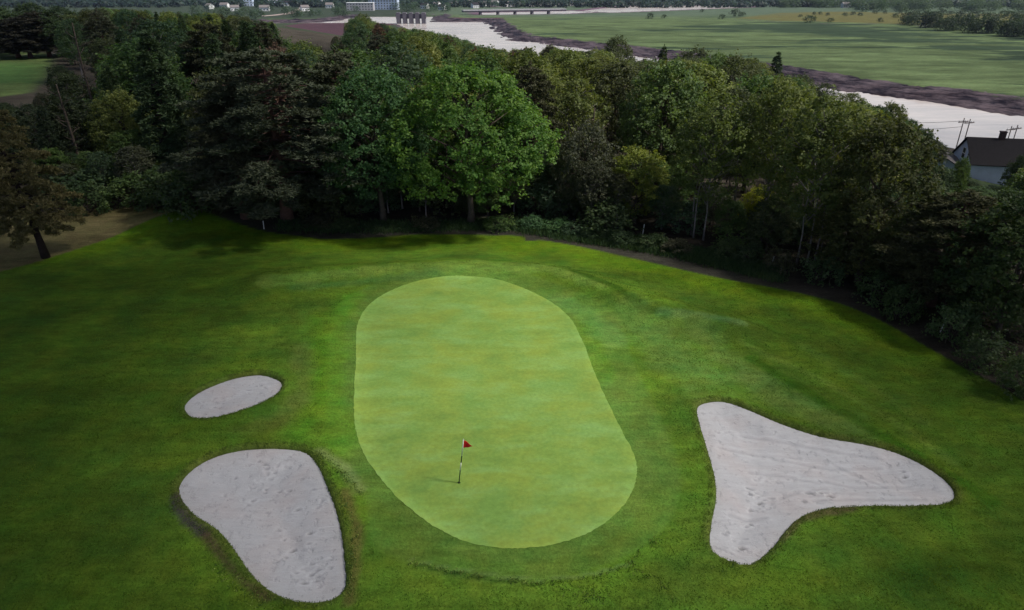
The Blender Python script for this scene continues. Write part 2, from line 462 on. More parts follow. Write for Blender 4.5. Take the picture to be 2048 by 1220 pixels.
def build_ground():
    xs = axis(-5000, 5000, -24, 26, 0.16, 1.020); ys = axis(-600, 7000, 14.5, 42, 0.16, 1.013)
    X, Y = np.meshgrid(xs, ys); sh = X.shape
    x = X.ravel(); y = Y.ravel()
    z = height(x, y)
    V = np.stack([x, y, z], 1)
    nx, ny = len(xs), len(ys)
    i = np.arange(nx - 1)[None, :] + np.arange(ny - 1)[:, None] * nx
    Fc = np.stack([i, i + 1, i + nx + 1, i + nx], -1).reshape(-1, 4)
    me = mesh('ground', V, Fc, M_GROUND, True)
    # albedo of each kind of ground
    C = np.zeros((len(x), 3))
    n1 = fbm(x * 0.15, y * 0.15, 31, 4); n2 = fbm(x * 0.9, y * 0.9, 37, 3)
    litter = np.array([0.045, 0.040, 0.034])
    C[:] = litter * (0.6 + 0.8 * n1)[:, None]
    def put(w, col):
        w = np.clip(w, 0, 1)[:, None]; C[:] = C * (1 - w) + np.array(col) * w
    isfar = (sdpoly(x, y, FARLAND) > 0)
    # far land and town soil
    dist = y
    put((y > 330) * 1.0, (0.035, 0.048, 0.030))
    # left fairway
    field = PL([(-900,230),(0,196),(60,188),(92,155),(108,112),(60,104),(-900,100)])
    put(ss(-1, 1, sdpoly(x, y, field)), (0.085, 0.125, 0.045))
    w = sdpoly(x, y, PL([(-900,190),(0,172),(92,170),(100,130),(0,125),(-900,120)]))
    put(ss(-2, 6, w) * 0.6, (0.07, 0.16, 0.045))
    put(ss(0.5, 0, np.abs(dline(x, y, PL([(-300,118),(0,114),(120,108)])) - 1)) , (0.16, 0.15, 0.13))
    # marsh
    mn = fbm(x * 0.012 + 5, y * 0.045, 41, 5)
    mcol = np.array([0.066, 0.094, 0.044])[None] * (0.35 + 1.3 * fbm(x * 0.045, y * 0.13, 45, 5))[:, None]
    wm = (isfar & (y < 5000))[:, None]
    C[:] = np.where(wm, mcol, C)
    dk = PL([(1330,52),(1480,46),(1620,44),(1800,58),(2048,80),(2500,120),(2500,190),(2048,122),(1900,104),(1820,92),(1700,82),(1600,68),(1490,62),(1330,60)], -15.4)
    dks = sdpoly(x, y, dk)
    darkf = np.where(wm[:, 0], np.clip(dks / 40, -1, 1) * 0.5, -3.0)  # marsh darkness: higher values give darker streaks in the shader
    put(wm[:, 0] * ss(700, 860, y), (0.060, 0.085, 0.058))
    put(ss(1080, 1160, y) * 1.0, (0.022, 0.034, 0.030))
    put(ss(650, 760, y) * ss(-70, -130, x), (0.030, 0.042, 0.030))
    dyk = PL([(1470,33),(1560,22),(1700,20),(1900,25),(2500,25),(2500,75),(2048,55),(1800,48),(1640,42),(1560,40)], -15.0)
    dys = ss(-6, 6, sdpoly(x, y, dyk)); put(wm[:, 0] * dys * ss(.25, .5, fbm(x * .03, y * .06, 83, 3) + .12), (0.080, 0.078, 0.030)); darkf = darkf - 0.35 * dys - 0.3 * ss(820, 1000, y)
    put(wm[:, 0] * ss(4, 1, dline(x, y, PL([(1480,38),(1560,42),(1640,46),(1800,48),(1900,56)], -15))), (0.05, 0.045, 0.05))
    # river mud
    df = dline(x, y, FARW); dn = dline(x, y, NEARW); dr = sdpoly(x, y, RIVER)
    mdn = fbm(x * 0.2, y * 0.2, 51, 4)
    mud = np.array([0.034, 0.024, 0.034])[None] * (0.2 + 1.6 * ss(.25, .75, mdn))[:, None]
    mudf = np.where(dr > 0, 20, np.where(isfar, 20 - df, 4 - dn)) + 6 * (mdn - 0.5)
    mudf = np.where((df < dn) & (~isfar) & (y < 800), 20, mudf)
    wmud = np.zeros(len(x))
    C[:] = C * (1 - wmud[:, None]) + mud * wmud[:, None]
    mf = PL([(560,92),(565,52),(640,42),(700,38),(860,36),(1010,34),(1000,41),(840,43),(700,60),(690,95)], -15.8)
    put(ss(-4, 4, sdpoly(x, y, mf)), (0.055, 0.032, 0.042))
    for q in (FARPOOL1, FARPOOL2, FARPOOL3):
        put((y > 700) * ss(-22, -8, sdpoly(x, y, q)) , (0.09, 0.06, 0.085))
    put(ss(34, 22, np.hypot(x - 80, y - 112)) * 0.9, (0.040, 0.062, 0.028))
    # golf ground
    gr = sdpoly(x, y, PL([(-900,480),(0,440),(130,430),(250,424),(380,424),(440,440),(520,448),(560,440),(700,455),(1010,458),(1060,468),(1180,495),(1300,510),(1460,545),(1620,590),(1760,640),(1850,690),(1940,745),(2048,808),(2200,930),(2500,1200),(2300,1900),(-300,1900)]))
    wg = ss(-0.6, 0.8, gr + 1.2 * (n2 - 0.5))
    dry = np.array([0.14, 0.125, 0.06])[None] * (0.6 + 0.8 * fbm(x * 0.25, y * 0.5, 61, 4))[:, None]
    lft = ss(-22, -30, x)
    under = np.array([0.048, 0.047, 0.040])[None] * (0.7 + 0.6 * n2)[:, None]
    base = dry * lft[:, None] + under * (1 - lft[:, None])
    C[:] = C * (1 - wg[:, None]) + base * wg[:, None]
    sm = sdpoly(x, y, MOWN)
    lane = 0.5 + 0.5 * np.sin((dline(x, y, GREEN + GREEN[:1])) * 1.25 + 2.2 * (n1 - 0.5))
    hi = np.array([0.096, 0.170, 0.015]); lo = np.array([0.042, 0.088, 0.013])
    # lush strip at the back, darker, coarser rough in front
    nr = fbm(x * 0.35 + 7, y * 0.6, 67, 4)
    t = np.clip(0.20 + 0.85 * (nr - 0.3) + 0.16 * (lane - 0.5), 0, 1)[:, None]
    rough = lo * (1 - t) + hi * t
    dg = -sdpoly(x, y, GREEN)
    lush = ss(12, 2, dg)[:, None]
    rough = rough * (1 + 0.50 * lush)
    wmw = ss(-0.10, 0.10, sm + 0.10 * (n2 - 0.5))
    band = (ss(4.5, 0.8, np.abs(sm)) * ss(44, 48, y + .6 * np.maximum(x, 0)) * (0.55 + 0.9 * (nr - .3)))[:, None]
    rough = rough * (1 - np.clip(band, 0, .8)) + np.array([0.105, 0.190, 0.010]) * np.clip(band, 0, .8)
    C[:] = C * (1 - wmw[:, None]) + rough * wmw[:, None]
    dgr = -sdpoly(x, y, GREEN)
    turf_collar = ss(0.75, 0.55, dgr) * (dgr > -1)
    # turf marks (grass that differs in colour), drawn on the ground
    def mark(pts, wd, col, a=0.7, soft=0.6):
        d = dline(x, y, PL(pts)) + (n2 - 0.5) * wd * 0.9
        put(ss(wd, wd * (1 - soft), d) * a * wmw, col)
    fr = sdpoly(x, y, FRINGE)
    put(ss(-0.15, 0.15, fr) * 0.7, (0.105, 0.195, 0.035))
    put(turf_collar * 0.55, (0.115, 0.215, 0.042))
    mark([(700,600),(668,680),(662,780),(690,900)], 1.3, (0.105, 0.25, 0.020), 0.6, 0.9)
    mark([(640,640),(640,740),(620,850),(600,880)], 0.9, (0.09, 0.22, 0.015), 0.5, 0.9)
    mark([(1165,640),(1195,720),(1210,760)], 0.8, (0.10, 0.24, 0.015), 0.35)
    mark([(1120,610),(1180,640),(1230,690)], 1.2, (0.13, 0.27, 0.07), 0.5)
    mark([(540,580),(640,568),(800,556),(950,549),(1100,560),(1200,592)], 0.9, (0.15, 0.25, 0.05), 0.55)
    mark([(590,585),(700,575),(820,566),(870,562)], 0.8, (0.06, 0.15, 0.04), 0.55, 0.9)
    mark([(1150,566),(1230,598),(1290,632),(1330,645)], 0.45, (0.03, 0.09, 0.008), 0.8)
    mark([(1320,640),(1400,648),(1480,664)], 0.55, (0.085, 0.17, 0.06), 0.6, 0.9)
    mark([(1250,640),(1330,700),(1420,760),(1350,720)], 2.8, (0.125, 0.24, 0.06), 0.5, 0.9)
    mark([(1380,660),(1470,730),(1560,800),(1700,860)], 1.5, (0.12, 0.20, 0.055), 0.45, 0.9)
    mark([(1230,770),(1290,860),(1310,960)], 1.4, (0.11, 0.19, 0.045), 0.35, 0.9)
    mark([(1480,690),(1640,760),(1760,830),(1900,930)], 0.35, (0.12, 0.19, 0.04), 0.25)
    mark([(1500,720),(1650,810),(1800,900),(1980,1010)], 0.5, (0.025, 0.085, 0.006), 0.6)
    mark([(1600,690),(1720,760),(1850,850)], 0.5, (0.12, 0.19, 0.04), 0.2)
    mark([(640,910),(690,940),(720,980)], 0.45, (0.20, 0.27, 0.10), 0.75, 0.9)
    mark([(690,990),(715,1060),(712,1150),(700,1215)], 0.30, (0.13, 0.105, 0.04), 0.7, 0.8)
    mark([(820,1125),(900,1142),(1000,1158),(1080,1166),(1180,1155),(1260,1135)], 0.10, (0.15, 0.24, 0.07), 0.6)
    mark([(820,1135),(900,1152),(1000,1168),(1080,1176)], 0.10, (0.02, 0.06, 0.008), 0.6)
    mark([(352,995),(358,1018),(380,1045),(408,1068)], 0.30, (0.050, 0.046, 0.048), 0.95, 0.5)
    mark([(412,1072),(448,1120),(488,1168),(540,1205)], 0.28, (0.075, 0.055, 0.035), 0.85, 0.8)
    mark([(600,800),(560,850),(480,870)], 0.8, (0.12, 0.15, 0.035), 0.4, 0.9)
    mark([(600,700),(610,760),(600,810)], 0.9, (0.13, 0.15, 0.045), 0.35, 0.9)
    mark([(1560,1090),(1590,1055),(1640,1035),(1700,1028)], 0.28, (0.10, 0.085, 0.045), 0.8)
    mark([(1800,1180),(1950,1140),(2100,1080)], 1.2, (0.022, 0.06, 0.008), 0.5, 0.9)
    for q, _ in BUNKERS:
        s = sdpoly(x, y, q)
        put(ss(0.30, 0.0, np.abs(s + 0.05) + (n2 - 0.5) * 0.25) * 0.35, (0.14, 0.14, 0.05))
        put(ss(-0.05, 0.12, s), (0.040, 0.034, 0.026))
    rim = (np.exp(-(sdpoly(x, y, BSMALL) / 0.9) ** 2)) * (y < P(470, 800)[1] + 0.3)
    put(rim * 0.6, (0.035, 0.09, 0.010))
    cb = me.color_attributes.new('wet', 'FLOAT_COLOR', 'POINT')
    cb.data.foreach_set('color', np.column_stack([darkf, mudf / 10, np.zeros(len(x)), np.ones(len(x))]).astype(np.float32).ravel())
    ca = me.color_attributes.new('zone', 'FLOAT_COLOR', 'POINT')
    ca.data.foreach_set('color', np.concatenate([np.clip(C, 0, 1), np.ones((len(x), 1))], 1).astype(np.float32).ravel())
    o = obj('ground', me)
    tag(o, 'mown golf turf, dirt, river mud and marsh reaching the far hills', 'ground', kind='structure')

def inset_sheet(name, poly, step, zfun, mat, grow=0.0):
    pts = [Vector(p) for p in poly]; n = len(pts)
    px = [p[0] for p in poly]; py = [p[1] for p in poly]
    gx, gy = np.meshgrid(np.arange(min(px), max(px), step), np.arange(min(py), max(py), step))
    gx = gx.ravel() + R.uniform(-.2, .2, gx.size) * step; gy = gy.ravel() + R.uniform(-.2, .2, gy.size) * step
    k = sdpoly(gx, gy, poly) > step * 0.45
    allp = pts + [Vector((a, b)) for a, b in zip(gx[k], gy[k])]
    r = delaunay_2d_cdt(allp, [(i, (i + 1) % n) for i in range(n)], [], 1, 1e-5)
    v = np.array([tuple(p) for p in r[0]])
    z = zfun(v[:, 0], v[:, 1])
    return mesh(name, np.column_stack([v, z]), np.array([tuple(f) for f in r[2]]), mat, True)

SCUFF = []
def _sc():
    rr = random.Random(5)
    for px, py, n, sx, sy, w in [(1628,990,9,16,4,.11),(1655,997,7,10,3,.10),(1505,988,8,14,6,.09),(1530,1002,9,20,7,.08),(1512,1022,8,16,3,.09),(1440,866,7,14,8,.07),(1485,1106,6,10,3,.10),
                                 (1470,1110,8,26,4,.08),(1810,948,5,6,9,.08),(1490,1055,9,24,5,.07),(1460,1080,7,24,9,.06),(1425,960,6,8,40,.06),(1520,958,7,14,3,.07),(1560,962,6,16,4,.07),(1606,1008,2,2,2,.09),
                                 (560,985,14,60,40,.08),(600,1080,16,60,60,.08),(640,1140,12,30,40,.08),(470,1000,10,60,40,.07),(560,930,9,50,10,.08),(440,800,6,40,20,.07),(520,780,7,30,12,.07),(430,815,1,1,1,.10)]:
        for _ in range(n):
            x, y = P(px + rr.gauss(0, sx * .6), py + rr.gauss(0, sy * .6)); SCUFF.append((x, y, w * rr.uniform(.8, 1.7), w * rr.uniform(.5, .9), rr.uniform(-.5, .5), rr.uniform(.5, 1)))
_sc()
RAKES = [PL(q) for q in ([(1545,916),(1600,925),(1660,937),(1760,936)],[(1640,960),(1700,975),(1760,976),(1820,974)],[(1500,945),(1560,950),(1640,965)],[(1460,1035),(1490,1045),(1530,1040)],[(1670,930),(1740,960),(1770,975)],[(1560,1000),(1600,985),(1650,980)],
                        [(1440,900),(1520,910),(1600,915)],[(1480,870),(1560,885),(1660,905),(1760,920)],[(1600,1010),(1700,1005),(1850,1005)])]
def scuffs(x, y):
    """footprints and rake grooves in the sand"""
    z = np.zeros(np.shape(x))
    for a, b, w, l, r, k in SCUFF:
        dx = (x - a) * math.cos(r) + (y - b) * math.sin(r); dy = -(x - a) * math.sin(r) + (y - b) * math.cos(r)
        e = (dx / w) ** 2 + (dy / l) ** 2
        z = z - 0.05 * k * np.exp(-e) + 0.018 * k * np.exp(-((np.sqrt(e) - 1.6) ** 2) * 3)
    for q in RAKES:
        d = dline(x, y, q); z = z - 0.014 * np.exp(-(d / 0.07) ** 2) + 0.008 * np.exp(-((d - 0.2) / 0.08) ** 2)
    return z

def build_sheets():
    def gh(x, y):
        inner = ss(-5, 1.0, sdpoly(x, y, GREEN)); return height(x, y, False) + 0.05 * ss(0.12, 0.5, sdpoly(x, y, GREEN)) + 0.012
    me = inset_sheet('putting_green', GREEN, 0.35, gh, M_GREEN)
    v = np.array([tuple(a.co) for a in me.vertices]); s = sdpoly(v[:, 0], v[:, 1], GREEN)
    # a paler mown lap round the left and front edge
    lap = 1.0 + 0.10 * ss(0.9, 0.75, s) * ss(-1, -3, v[:, 0]) + 0.14 * ss(0.12, 0.0, s)
    ca = me.color_attributes.new('zone', 'FLOAT_COLOR', 'POINT')
    ca.data.foreach_set('color', np.column_stack([lap, lap, lap, np.ones(len(lap))]).astype(np.float32).ravel())
    tag(obj('putting_green', me), 'smooth pale yellow-green putting green with crisp oval edge', 'putting green', kind='structure')
    names = [('small oval bunker of grey sand left of the putting green'), ('large pear-shaped bunker of grey sand at lower left'), ('boomerang-shaped bunker of raked sand right of the putting green')]
    for (q, dep), lb in zip(BUNKERS, names):
        def sh(x, y, q=q, dep=dep):
            s = sdpoly(x, y, q)
            b = height(x, y, False)
            dents = (fbm(x * 1.2, y * 1.2, 71, 3) - 0.5) * 0.08 + (vnoise(x * 5.0, y * 5.0, 77) - 0.5) * 0.022
            return b - 0.09 - dep * ss(-0.2, 2.2, s) + dents * ss(0, 0.5, s) + scuffs(x, y)
        me = inset_sheet('bunker_sand', q, 0.10, sh, M_SAND)
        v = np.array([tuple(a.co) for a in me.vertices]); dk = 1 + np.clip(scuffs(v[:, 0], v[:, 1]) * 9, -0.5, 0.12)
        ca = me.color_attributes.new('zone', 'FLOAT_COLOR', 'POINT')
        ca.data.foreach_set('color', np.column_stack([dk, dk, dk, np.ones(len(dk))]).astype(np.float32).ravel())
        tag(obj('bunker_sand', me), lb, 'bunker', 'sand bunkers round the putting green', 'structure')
    w = mesh('water', [(-3000, -500, -18), (3000, -500, -18), (3000, 1400, -18), (-3000, 1400, -18)], [(0, 1, 2, 3)], M_WATER)
    tag(obj('water', w), 'pale silvery tidal river winding past the mud banks', 'river', kind='structure')

build_ground(); build_sheets()

# ------------------------------------------------------------------ trees
def cards(C, Nrm, L, W, tone, ax=None):
    """leaf-sized rhombi: centre, normal, length, width"""
    n = len(C)
    if ax is None: ax = R.normal(size=(n, 3))
    a = ax - Nrm * np.sum(ax * Nrm, 1, keepdims=True); a /= np.linalg.norm(a, axis=1, keepdims=True) + 1e-9
    b = np.cross(Nrm, a)
    L = L[:, None] * 0.5; W = W[:, None] * 0.5
    V = np.stack([C - a * L, C + b * W - a * L * 0.15, C + a * L, C - b * W - a * L * 0.15], 1).reshape(-1, 3)
    Fc = np.arange(4 * n).reshape(n, 4)
    return V, Fc, np.repeat(tone, 4)

def unit(v): return v / (np.linalg.norm(v, axis=1, keepdims=True) + 1e-9)

def crown_mesh(name, V, Fc, T, mat):
    me = mesh(name, V, Fc, mat)
    ca = me.color_attributes.new('tone', 'FLOAT_COLOR', 'POINT')
    T = T[:len(me.vertices)]
    ca.data.foreach_set('color', np.column_stack([T, T, T, np.ones(len(T))]).astype(np.float32).ravel())
    return me

def proto_broad(name, H, Rw, nl=22, nsprig=1100, nleaf=12, leaf=0.24, base=0.16, bark=None, seed=1, upright=0.0, lob=0.34, wob=0.4, stems=1):
    """broadleaf tree: trunk, limbs to lobes, sprigs of leaves on the lobes"""
    global R
    R = np.random.default_rng(seed); rnd = random.Random(seed)
    lobes = []
    z0 = H * base
    for i in range(nl):
        u = (i + 0.5) / nl
        zz = z0 + (H - z0) * (0.08 + 0.86 * u)
        prof = math.sin(math.pi * min(1, (0.14 + 0.80 * u)) ** (0.9 + upright)) ** 0.75
        rr = Rw * prof * (0.55 + 0.18 * rnd.random())
        an = i * 2.39996 + rnd.random() * 0.8
        lr = Rw * lob * (0.8 + 0.45 * rnd.random()) * (0.65 + 0.45 * prof)
        lobes.append((rr * math.cos(an), rr * math.sin(an), zz - lr * 0.2, lr * (1 + wob * rnd.random()), lr * (1 + wob * rnd.random()), lr * (0.78 + 0.35 * rnd.random() + upright * .5)))
    lobes.append((0, 0, H - Rw * lob * 0.7, Rw * lob, Rw * lob, Rw * lob * .9))
    lobes.append((0, 0, z0 + (H - z0) * 0.45, Rw * 0.5, Rw * 0.5, (H - z0) * 0.36))
    Cs = []; Ns = []; Ts = []
    areas = np.array([l[3] * l[4] + l[4] * l[5] for l in lobes]); cnt = (areas / areas.sum() * nsprig).astype(int)
    LB = np.array(lobes)
    for l, c in zip(lobes, cnt):
        d = unit(R.normal(size=(c, 3))); d[:, 2] = np.where(d[:, 2] < -0.5, -d[:, 2], d[:, 2])
        rr = R.uniform(0.78, 1.10, (c, 1)) ** 0.8
        p = np.array(l[:3]) + d * np.array(l[3:]) * rr
        # uneven surface: sprigs pushed out or missing here and there
        q = vnoise(p[:, 0] * 1.1 + p[:, 2] * .6 + seed, p[:, 1] * 1.1 - p[:, 2] * .8, seed + 5)
        p = p + d * ((q - 0.45) * 1.8 * lob)[:, None] * min(2.0, Rw * .5)
        p[:, 2] += (R.random(len(p)) < 0.15) * R.uniform(0.1, 0.8, len(p)) * min(1, Rw / 3)
        # drop the sprigs buried inside another lobe
        keep = q > 0.27
        for m in lobes:
            if m is l: continue
            q = (p - np.array(m[:3])) / np.array(m[3:]); keep &= (np.sum(q * q, 1) > 0.55)
        p = p[keep]; d = d[keep]
        Cs.append(p); Ns.append(d); Ts.append(0.8 + 0.4 * R.random(len(p)) + 0.25 * (rnd.random() - 0.5))
    p = np.concatenate(Cs); d = np.concatenate(Ns); t = np.concatenate(Ts)
    k = len(p)
    sg = leaf * 1.05
    off = np.clip(R.normal(size=(k, nleaf, 3)), -1.5, 1.5) * sg * np.array([1, 1, 0.8])
    off += d[:, None, :] * R.uniform(-0.5, 1.6, (k, nleaf, 1)) * sg
    c = (p[:, None, :] + off).reshape(-1, 3)
    nrm = unit(np.repeat(d, nleaf, 0) * 0.6 + np.array([0, 0, 0.45]) + R.normal(size=(k * nleaf, 3)) * 0.55)
    tt = np.repeat(t, nleaf) * R.uniform(0.82, 1.2, k * nleaf)
    s = leaf * R.uniform(0.7, 1.35, k * nleaf)
    V, Fc, T = cards(c, nrm, s * 1.25, s, tt)
    crown = crown_mesh(name + '_crown', V, Fc, T, M_LEAF)
    tb = MB()
    tr = (0.018 * H + 0.05) * (0.6 if bark else 1)
    for sidx in range(stems):
        ox = 0 if stems == 1 else (rnd.random() - .5) * Rw * 0.9; oy = 0 if stems == 1 else (rnd.random() - .5) * Rw * 0.9
        pts = [(ox + (rnd.random() - .5) * 0.05 * H * q, oy + (rnd.random() - .5) * 0.05 * H * q, -0.4 + (H * 0.86 + .4) * q) for q in np.linspace(0, 1, 8)]
        rad = [tr * (1.35 if q == 0 else 1 - 0.88 * q) / (1 if stems == 1 else 2.2) for q in np.linspace(0, 1, 8)]
        tb.tube(pts, rad, 8)
    for l in lobes[:nl]:
        zb = max(z0 * 0.8, l[2] - 0.35 * math.hypot(l[0], l[1]) - 0.6)
        e = (l[0] * 1.15, l[1] * 1.15, l[2] + l[5] * 0.4)
        mid = (l[0] * 0.5, l[1] * 0.5, (zb + e[2]) / 2 - 0.1)
        tb.tube([(0, 0, zb), mid, e], [tr * 0.42, tr * 0.26, tr * 0.07], 5)
        for _ in range(2):
            e2 = (l[0] + (rnd.random() - .5) * l[3] * 2, l[1] + (rnd.random() - .5) * l[3] * 2, l[2] + l[5] * rnd.random())
            tb.tube([mid, e2], [tr * 0.16, tr * 0.04], 4)
    return dict(crown=crown, trunk=tb.mesh(name + '_trunk', bark or M_BARK, True), H=float(np.percentile(V[:, 2], 99.7)), R=float(np.percentile(np.hypot(V[:, 0], V[:, 1]), 98)))

def proto_pine(name, H, Rw, nw=17, base=0.2, bark=None, seed=1, cone=0.5, tuft=0.30, per=13, droop=0.12, lay=1.0, dens=1.0, forks=1):
    """needle tree: whorls of limbs, each with flat sprays of needle tufts"""
    global R
    R = np.random.default_rng(seed); rnd = random.Random(seed)
    tb = MB(); tr = 0.016 * H + 0.06
    lean = [(rnd.random() - .5) * 0.03 * H, (rnd.random() - .5) * 0.03 * H]
    axis_ = lambda q: (lean[0] * q * q * 2 , lean[1] * q * q * 2, H * q)
    qs = np.linspace(0, 1, 9)
    tb.tube([(axis_(q)[0], axis_(q)[1], axis_(q)[2] - (0.4 if q == 0 else 0)) for q in qs], [tr * (1.3 if q == 0 else 1 - 0.93 * q) for q in qs], 8)
    for k in range(forks - 1):
        a = rnd.random() * 6.28; e = (0.9 * math.cos(a), 0.9 * math.sin(a))
        tb.tube([axis_(0.42), (e[0], e[1], H * 0.55), (e[0] * 1.5, e[1] * 1.5, H * 0.85)], [tr * 0.6, tr * 0.5, tr * 0.12], 7)
    Cs = []; Ds = []; Ts = []
    for i in range(nw):
        u = (i + rnd.random() * 0.6) / nw
        z = H * (base + (0.97 - base) * u)
        prof = (1 - u) ** cone * (0.55 + 0.45 * min(1, u / 0.22)) if cone > 0 else 1
        nb = rnd.randint(4, 6)
        a0 = rnd.random() * 6.28
        for j in range(nb):
            a = a0 + 6.283 * j / nb + (rnd.random() - .5) * 0.6
            Lb = Rw * prof * (0.62 + 0.5 * rnd.random()) + 0.25
            up = 0.28 * (u - 0.35) + (rnd.random() - .5) * 0.18
            ca, sa = math.cos(a), math.sin(a); ax, ay, _ = axis_(z / H)
            pts = []
            for s in (0, 0.35, 0.7, 1.0):
                pts.append((ax + ca * Lb * s, ay + sa * Lb * s, z + Lb * (up * s - droop * s * s * 1.4)))
            tb.tube(pts, [tr * 0.30 * (1 - 0.5 * u), tr * 0.2 * (1 - 0.5 * u), tr * 0.1, tr * 0.03], 4, cap=False)
            nt_ = max(3, int(per * dens * Lb / (Rw * 0.7)))
            bt = 0.8 + 0.4 * rnd.random()
            for m in range(nt_):
                s = 0.22 + 0.82 * math.sqrt(rnd.random())
                side = (rnd.random() - .5) * 0.62 * Lb * (1.15 - s * 0.75)
                x = ax + ca * Lb * s - sa * side; y = ay + sa * Lb * s + ca * side
                zz = z + Lb * (up * s - droop * s * s * 1.4) - abs(side) * 0.15 + (rnd.random() - .4) * 0.22 * lay
                Cs.append((x, y, zz)); Ds.append((ca, sa, 0.25)); Ts.append(bt)
    for _ in range(10): Cs.append((axis_(1)[0] + rnd.gauss(0, .15), axis_(1)[1] + rnd.gauss(0, .15), H * (0.93 + 0.07 * rnd.random()))); Ds.append((0, 0, 1)); Ts.append(1)
    p = np.array(Cs); d = np.array(Ds); t = np.array(Ts); k = len(p); nn = 22
    dirs = unit(R.normal(size=(k, nn, 3)).reshape(-1, 3) * np.array([1, 1, 0.75]) + np.array([0, 0, 0.35]) + np.repeat(d, nn, 0) * 0.4)
    c = np.repeat(p, nn, 0) + dirs * tuft * R.uniform(0.25, 0.9, (k * nn, 1))
    nrm = unit(np.cross(dirs, R.normal(size=dirs.shape)) + np.array([0, 0, 0.5]))
    tt = np.repeat(t, nn) * R.uniform(0.75, 1.25, k * nn)
    V, Fc, T = cards(c, nrm, np.full(k * nn, tuft * 1.15) * R.uniform(.7, 1.3, k * nn), np.full(k * nn, tuft * 0.34), tt, ax=dirs)
    return dict(crown=crown_mesh(name + '_crown', V, Fc, T, M_NEEDLE), trunk=tb.mesh(name + '_trunk', bark or M_BARK, True), H=float(V[:, 2].max()), R=float(np.percentile(np.hypot(V[:, 0], V[:, 1]), 98)))

PR = {}
PR['maple'] = proto_broad('maple', 13, 5.6, nl=34, nsprig=5000, nleaf=17, leaf=0.175, base=0.23, seed=3, lob=0.30)
PR['maple2'] = proto_broad('maple_b', 12.5, 4.6, nl=30, nsprig=3800, nleaf=16, leaf=0.17, base=0.25, seed=5, lob=0.32)
PR['leaf_a'] = proto_broad('leaf_a', 10, 3.4, nl=22, nsprig=2000, nleaf=16, leaf=0.17, seed=11, lob=0.36)
PR['leaf_b'] = proto_broad('leaf_b', 10, 3.0, nl=20, nsprig=1900, nleaf=16, leaf=0.165, seed=12, upright=0.3, lob=0.38)
PR['leaf_c'] = proto_broad('leaf_c', 10, 3.9, nl=26, nsprig=2200, nleaf=16, leaf=0.17, seed=13, lob=0.30)
PR['aspen_a'] = proto_broad('aspen_a', 11, 2.2, nl=20, nsprig=1500, nleaf=13, leaf=0.15, base=0.3, seed=21, upright=0.5, lob=0.42, bark=M_BIRCH)
PR['aspen_b'] = proto_broad('aspen_b', 11, 2.6, nl=22, nsprig=1500, nleaf=13, leaf=0.15, base=0.26, seed=22, upright=0.4, lob=0.36, bark=M_BIRCH, stems=3)
PR['willow'] = proto_broad('round_tree', 7, 3.6, nl=26, nsprig=2300, nleaf=14, leaf=0.15, base=0.03, seed=23, lob=0.34)
PR['bush_a'] = proto_broad('bush_a', 3.0, 1.9, nl=12, nsprig=420, nleaf=10, leaf=0.19, base=0.0, seed=31, lob=0.42, stems=3)
PR['bush_b'] = proto_broad('bush_b', 2.4, 1.6, nl=10, nsprig=380, nleaf=10, leaf=0.17, base=0.0, seed=32, lob=0.5, stems=3)
PR['pine_big'] = proto_pine('pine_big', 14, 5.0, nw=22, base=0.18, bark=M_BARKRED, seed=41, cone=0.42, per=34, droop=0.10, tuft=0.25, forks=2)
PR['pine_a'] = proto_pine('pine_a', 12, 3.4, nw=18, base=0.2, bark=M_BARKRED, seed=42, cone=0.45, per=24, tuft=0.27)
PR['pine_lone'] = proto_pine('pine_lone', 12.5, 3.5, nw=17, base=0.2, bark=M_BARKDARK, seed=43, cone=0.62, per=30, droop=0.16, tuft=0.25)
PR['spruce'] = proto_pine('spruce', 10, 2.2, nw=22, base=0.06, bark=M_BARKDARK, seed=44, cone=0.9, per=11, droop=0.22, tuft=0.26)
PR['far_leaf'] = proto_broad('far_leaf', 8, 3.6, nl=12, nsprig=260, nleaf=6, leaf=0.55, base=0.02, seed=51, lob=0.42)
PR['far_low'] = proto_broad('far_low', 4, 3.0, nl=10, nsprig=180, nleaf=6, leaf=0.5, base=0.0, seed=52, lob=0.45)
R = np.random.default_rng(99); random.seed(99)

def jit(c, a=0.15):
    g = 1.4 if c[1] < 0.12 else 1.1
    c = tuple(v * g for v in c)
    k = 1 + random.uniform(-a, a)
    return (c[0] * k * (1 + random.uniform(-.06, .06)), c[1] * k, c[2] * k * (1 + random.uniform(-.1, .1)), 1)

def plant(kind, x, y, H, wid, col, name, label, cat, group=None, rz=None, zoff=0.0, tiltx=0.0, tilty=0.0, trunk=True):
    p = PR[kind]
    e = empty(name, (x, y, gz(x, y) + zoff), random.uniform(0, 6.28) if rz is None else rz)
    e.rotation_euler.x = tiltx; e.rotation_euler.y = tilty
    sz = H / p['H']; sx = sz * wid
    e.scale = (sx, sx, sz)
    c = obj('crown', p['crown'], e); c.color = jit(col)
    if trunk: obj('trunk', p['trunk'], e)
    tag(e, label, cat, group)
    return e

DK = (0.050, 0.064, 0.032); BR = (0.050, 0.056, 0.036); GR = (0.058, 0.100, 0.034); OL = (0.088, 0.112, 0.034)
YG = (0.125, 0.165, 0.035); BG = (0.045, 0.080, 0.045); MP = (0.088, 0.172, 0.036); DG = (0.040, 0.066, 0.030)

# the named trees of the front row: base seen at (px, py), top at row ty, half width in pixels
def hero(kind, px, py, ty, hw, col, name, label, cat, ylift=0, **kw):
    x, y, z = Pg(px, py)
    lo, hi = 1.0, 40.0
    for _ in range(30):
        m = (lo + hi) / 2
        if proj(x, y, z + m)[1] > ty: lo = m
        else: hi = m
    H = lo; d = proj(x, y, z + H * .5)[2]
    wid = (hw * d / F) / (PR[kind]['R'] * H / PR[kind]['H'])
    return plant(kind, x, y, H, wid, col, name, label, cat, **kw), (x, y)

